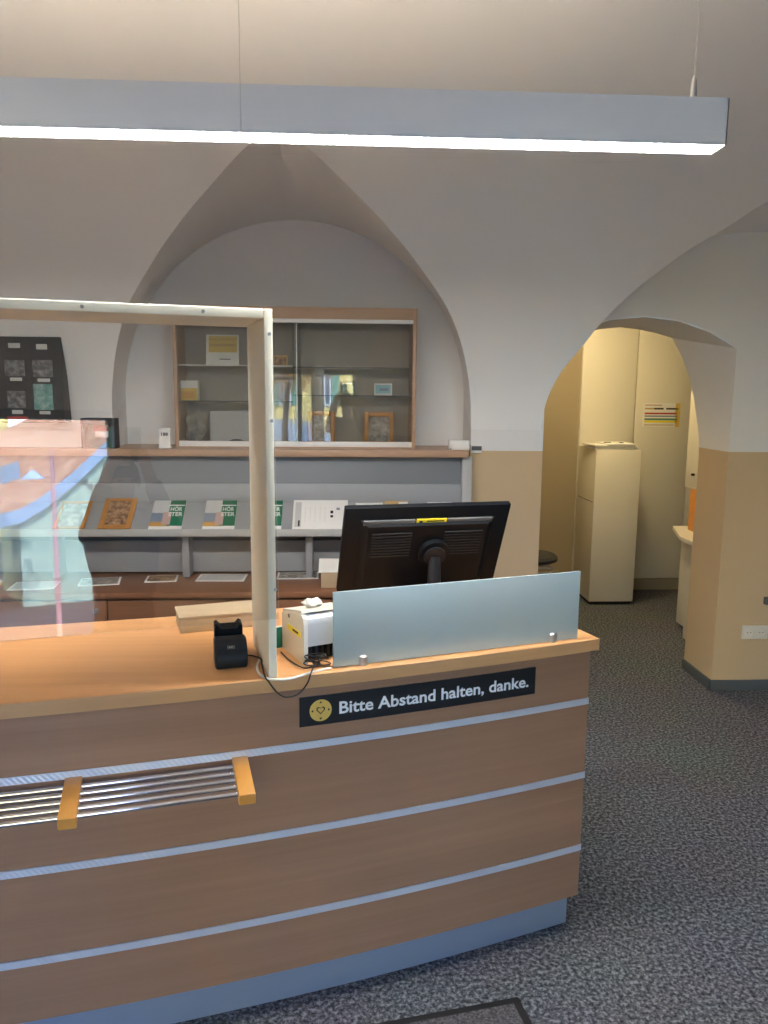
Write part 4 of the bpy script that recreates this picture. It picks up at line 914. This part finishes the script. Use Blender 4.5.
# autumn tree
tr = thing('autumn_tree', 'small autumn tree with orange leaves outside, mirrored in the showcase', 'tree', (-1.25, -8.3, GZ))
b = MB(); b.tube([(-1.25, -8.3, GZ), (-1.28, -8.3, .8), (-1.2, -8.35, 1.7), (-1.3, -8.3, 3.4)], [.08, .065, .05, .02], BARK, 10)
rnd = random.Random(5)
for k in range(12):
    a = rnd.uniform(0, 2*pi); z = 1.3+.12*k; b.tube([(-1.23, -8.32, z), (-1.23+.5*cos(a), -8.32+.5*sin(a), z+.25), (-1.23+.95*cos(a), -8.32+.95*sin(a), z+.35)], [.022, .014, .005], BARK, 6)
b.build('trunk', tr)
b = MB()
for k in range(1500):
    a = rnd.uniform(0, 2*pi); el = rnd.uniform(-1, 1); r = rnd.uniform(.35, 1.)**.5
    cpt = Vector((-1.15+1.15*r*cos(a)*sqrt(1-el*el), -8.3+1.0*r*sin(a)*sqrt(1-el*el), 2.45+.95*r*el))
    u = Vector((rnd.uniform(-1, 1), rnd.uniform(-1, 1), rnd.uniform(-1, 1))).normalized()*.055; v = u.orthogonal().normalized()*.035
    b.add([cpt-u, cpt+v, cpt+u, cpt-v], [[0, 1, 2, 3]], LEAF if rnd.random() < .65 else LEAF2)
b.build('leaves', tr)
# parked car
car = thing('car', 'light blue parked car across the street, mirrored in the showcase', 'car', (-1.9, -11, GZ))
MC = Matrix.Translation((-1.9, -11, GZ))
prof = [(-2.0, .30), (-2.05, .55), (-1.95, .80), (-1.2, .90), (-.65, 1.38), (-.3, 1.46), (.7, 1.46), (1.2, 1.38), (1.75, .95), (2.0, .88), (2.08, .55), (2.02, .28)]
b = MB(); b.loft([[(x, y, .85+(z-.85)*s if z > .85 else z) for x, z in prof] for y, s in ((-.85, .55), (-.80, .9), (-.70, 1), (.70, 1), (.80, .9), (.85, .55))], CARPAINT, M=MC); b.build('car_body', car)
b = MB()
for x0, x1, x2, x3 in ((-1.0, -.05, -.05, -.52), (.02, 1.48, 1.05, .02)): b.add([(x0, .835, .92), (x1, .835, .92), (x2, .80, 1.34), (x3, .80, 1.34)], [[0, 1, 2, 3]], WINDARK, MC)
b.build('side_window', car)
for x in (-1.28, 1.25):
    for y in (-.78, .78):
        b = MB(); b.cyl((x, y-.1, .31), (x, y+.1, .31), .31, RUBBER, n=24, M=MC); b.cyl((x, y-.105, .31), (x, y+.105, .31), .18, STEEL, n=20, M=MC); b.build('wheel', car)

# ------------------------------------------------------------------ light
wld = bpy.data.worlds.new('world'); S.world = wld; wld.use_nodes = True
nt = wld.node_tree; bg = nt.nodes['Background']; sky = nt.nodes.new('ShaderNodeTexSky'); sky.sky_type = 'NISHITA'; sky.sun_disc = False
sky.sun_elevation = radians(38); sky.sun_rotation = radians(25); sky.air_density = 1.0; sky.dust_density = .6
tint = nt.nodes.new('ShaderNodeMix'); tint.data_type = 'RGBA'; tint.blend_type = 'MULTIPLY'; tint.inputs[0].default_value = 1; tint.inputs[7].default_value = (.72, .90, 1.15, 1)
nt.links.new(sky.outputs[0], tint.inputs[6]); nt.links.new(tint.outputs[2], bg.inputs[0]); bg.inputs[1].default_value = 1.15
sd = bpy.data.lights.new('sun', 'SUN'); sd.energy = 10.5; sd.angle = radians(.6); sd.color = (1, .95, .86)
so = bpy.data.objects.new('sun', sd); COL.objects.link(so)
so.rotation_euler = Vector((.30, -.75, -.62)).to_track_quat('-Z', 'Y').to_euler(); so.location = (0, 5, 12)
for nm, x0, x1, z0, z1 in (('door_portal', D0, D1, 0, DH), ('added_window_portal', V0, V1, VS, VH)):
    l = bpy.data.lights.new(nm, 'AREA'); l.shape = 'RECTANGLE'; l.size = x1-x0; l.size_y = z1-z0; l.cycles.is_portal = True
    o = bpy.data.objects.new(nm, l); COL.objects.link(o); o.location = ((x0+x1)/2, YF-WT+.01, (z0+z1)/2); o.rotation_euler = (radians(90), 0, 0)

vs = S.view_settings
S.display_settings.display_device = 'sRGB'; vs.view_transform = 'Standard'; vs.look = 'None'; vs.gamma = 1.0; vs.use_curve_mapping = False
vs.exposure = 1.45
S.cycles.use_denoising = True
S.cycles.max_bounces = 14; S.cycles.diffuse_bounces = 6; S.cycles.transparent_max_bounces = 24; S.cycles.sample_clamp_indirect = 6
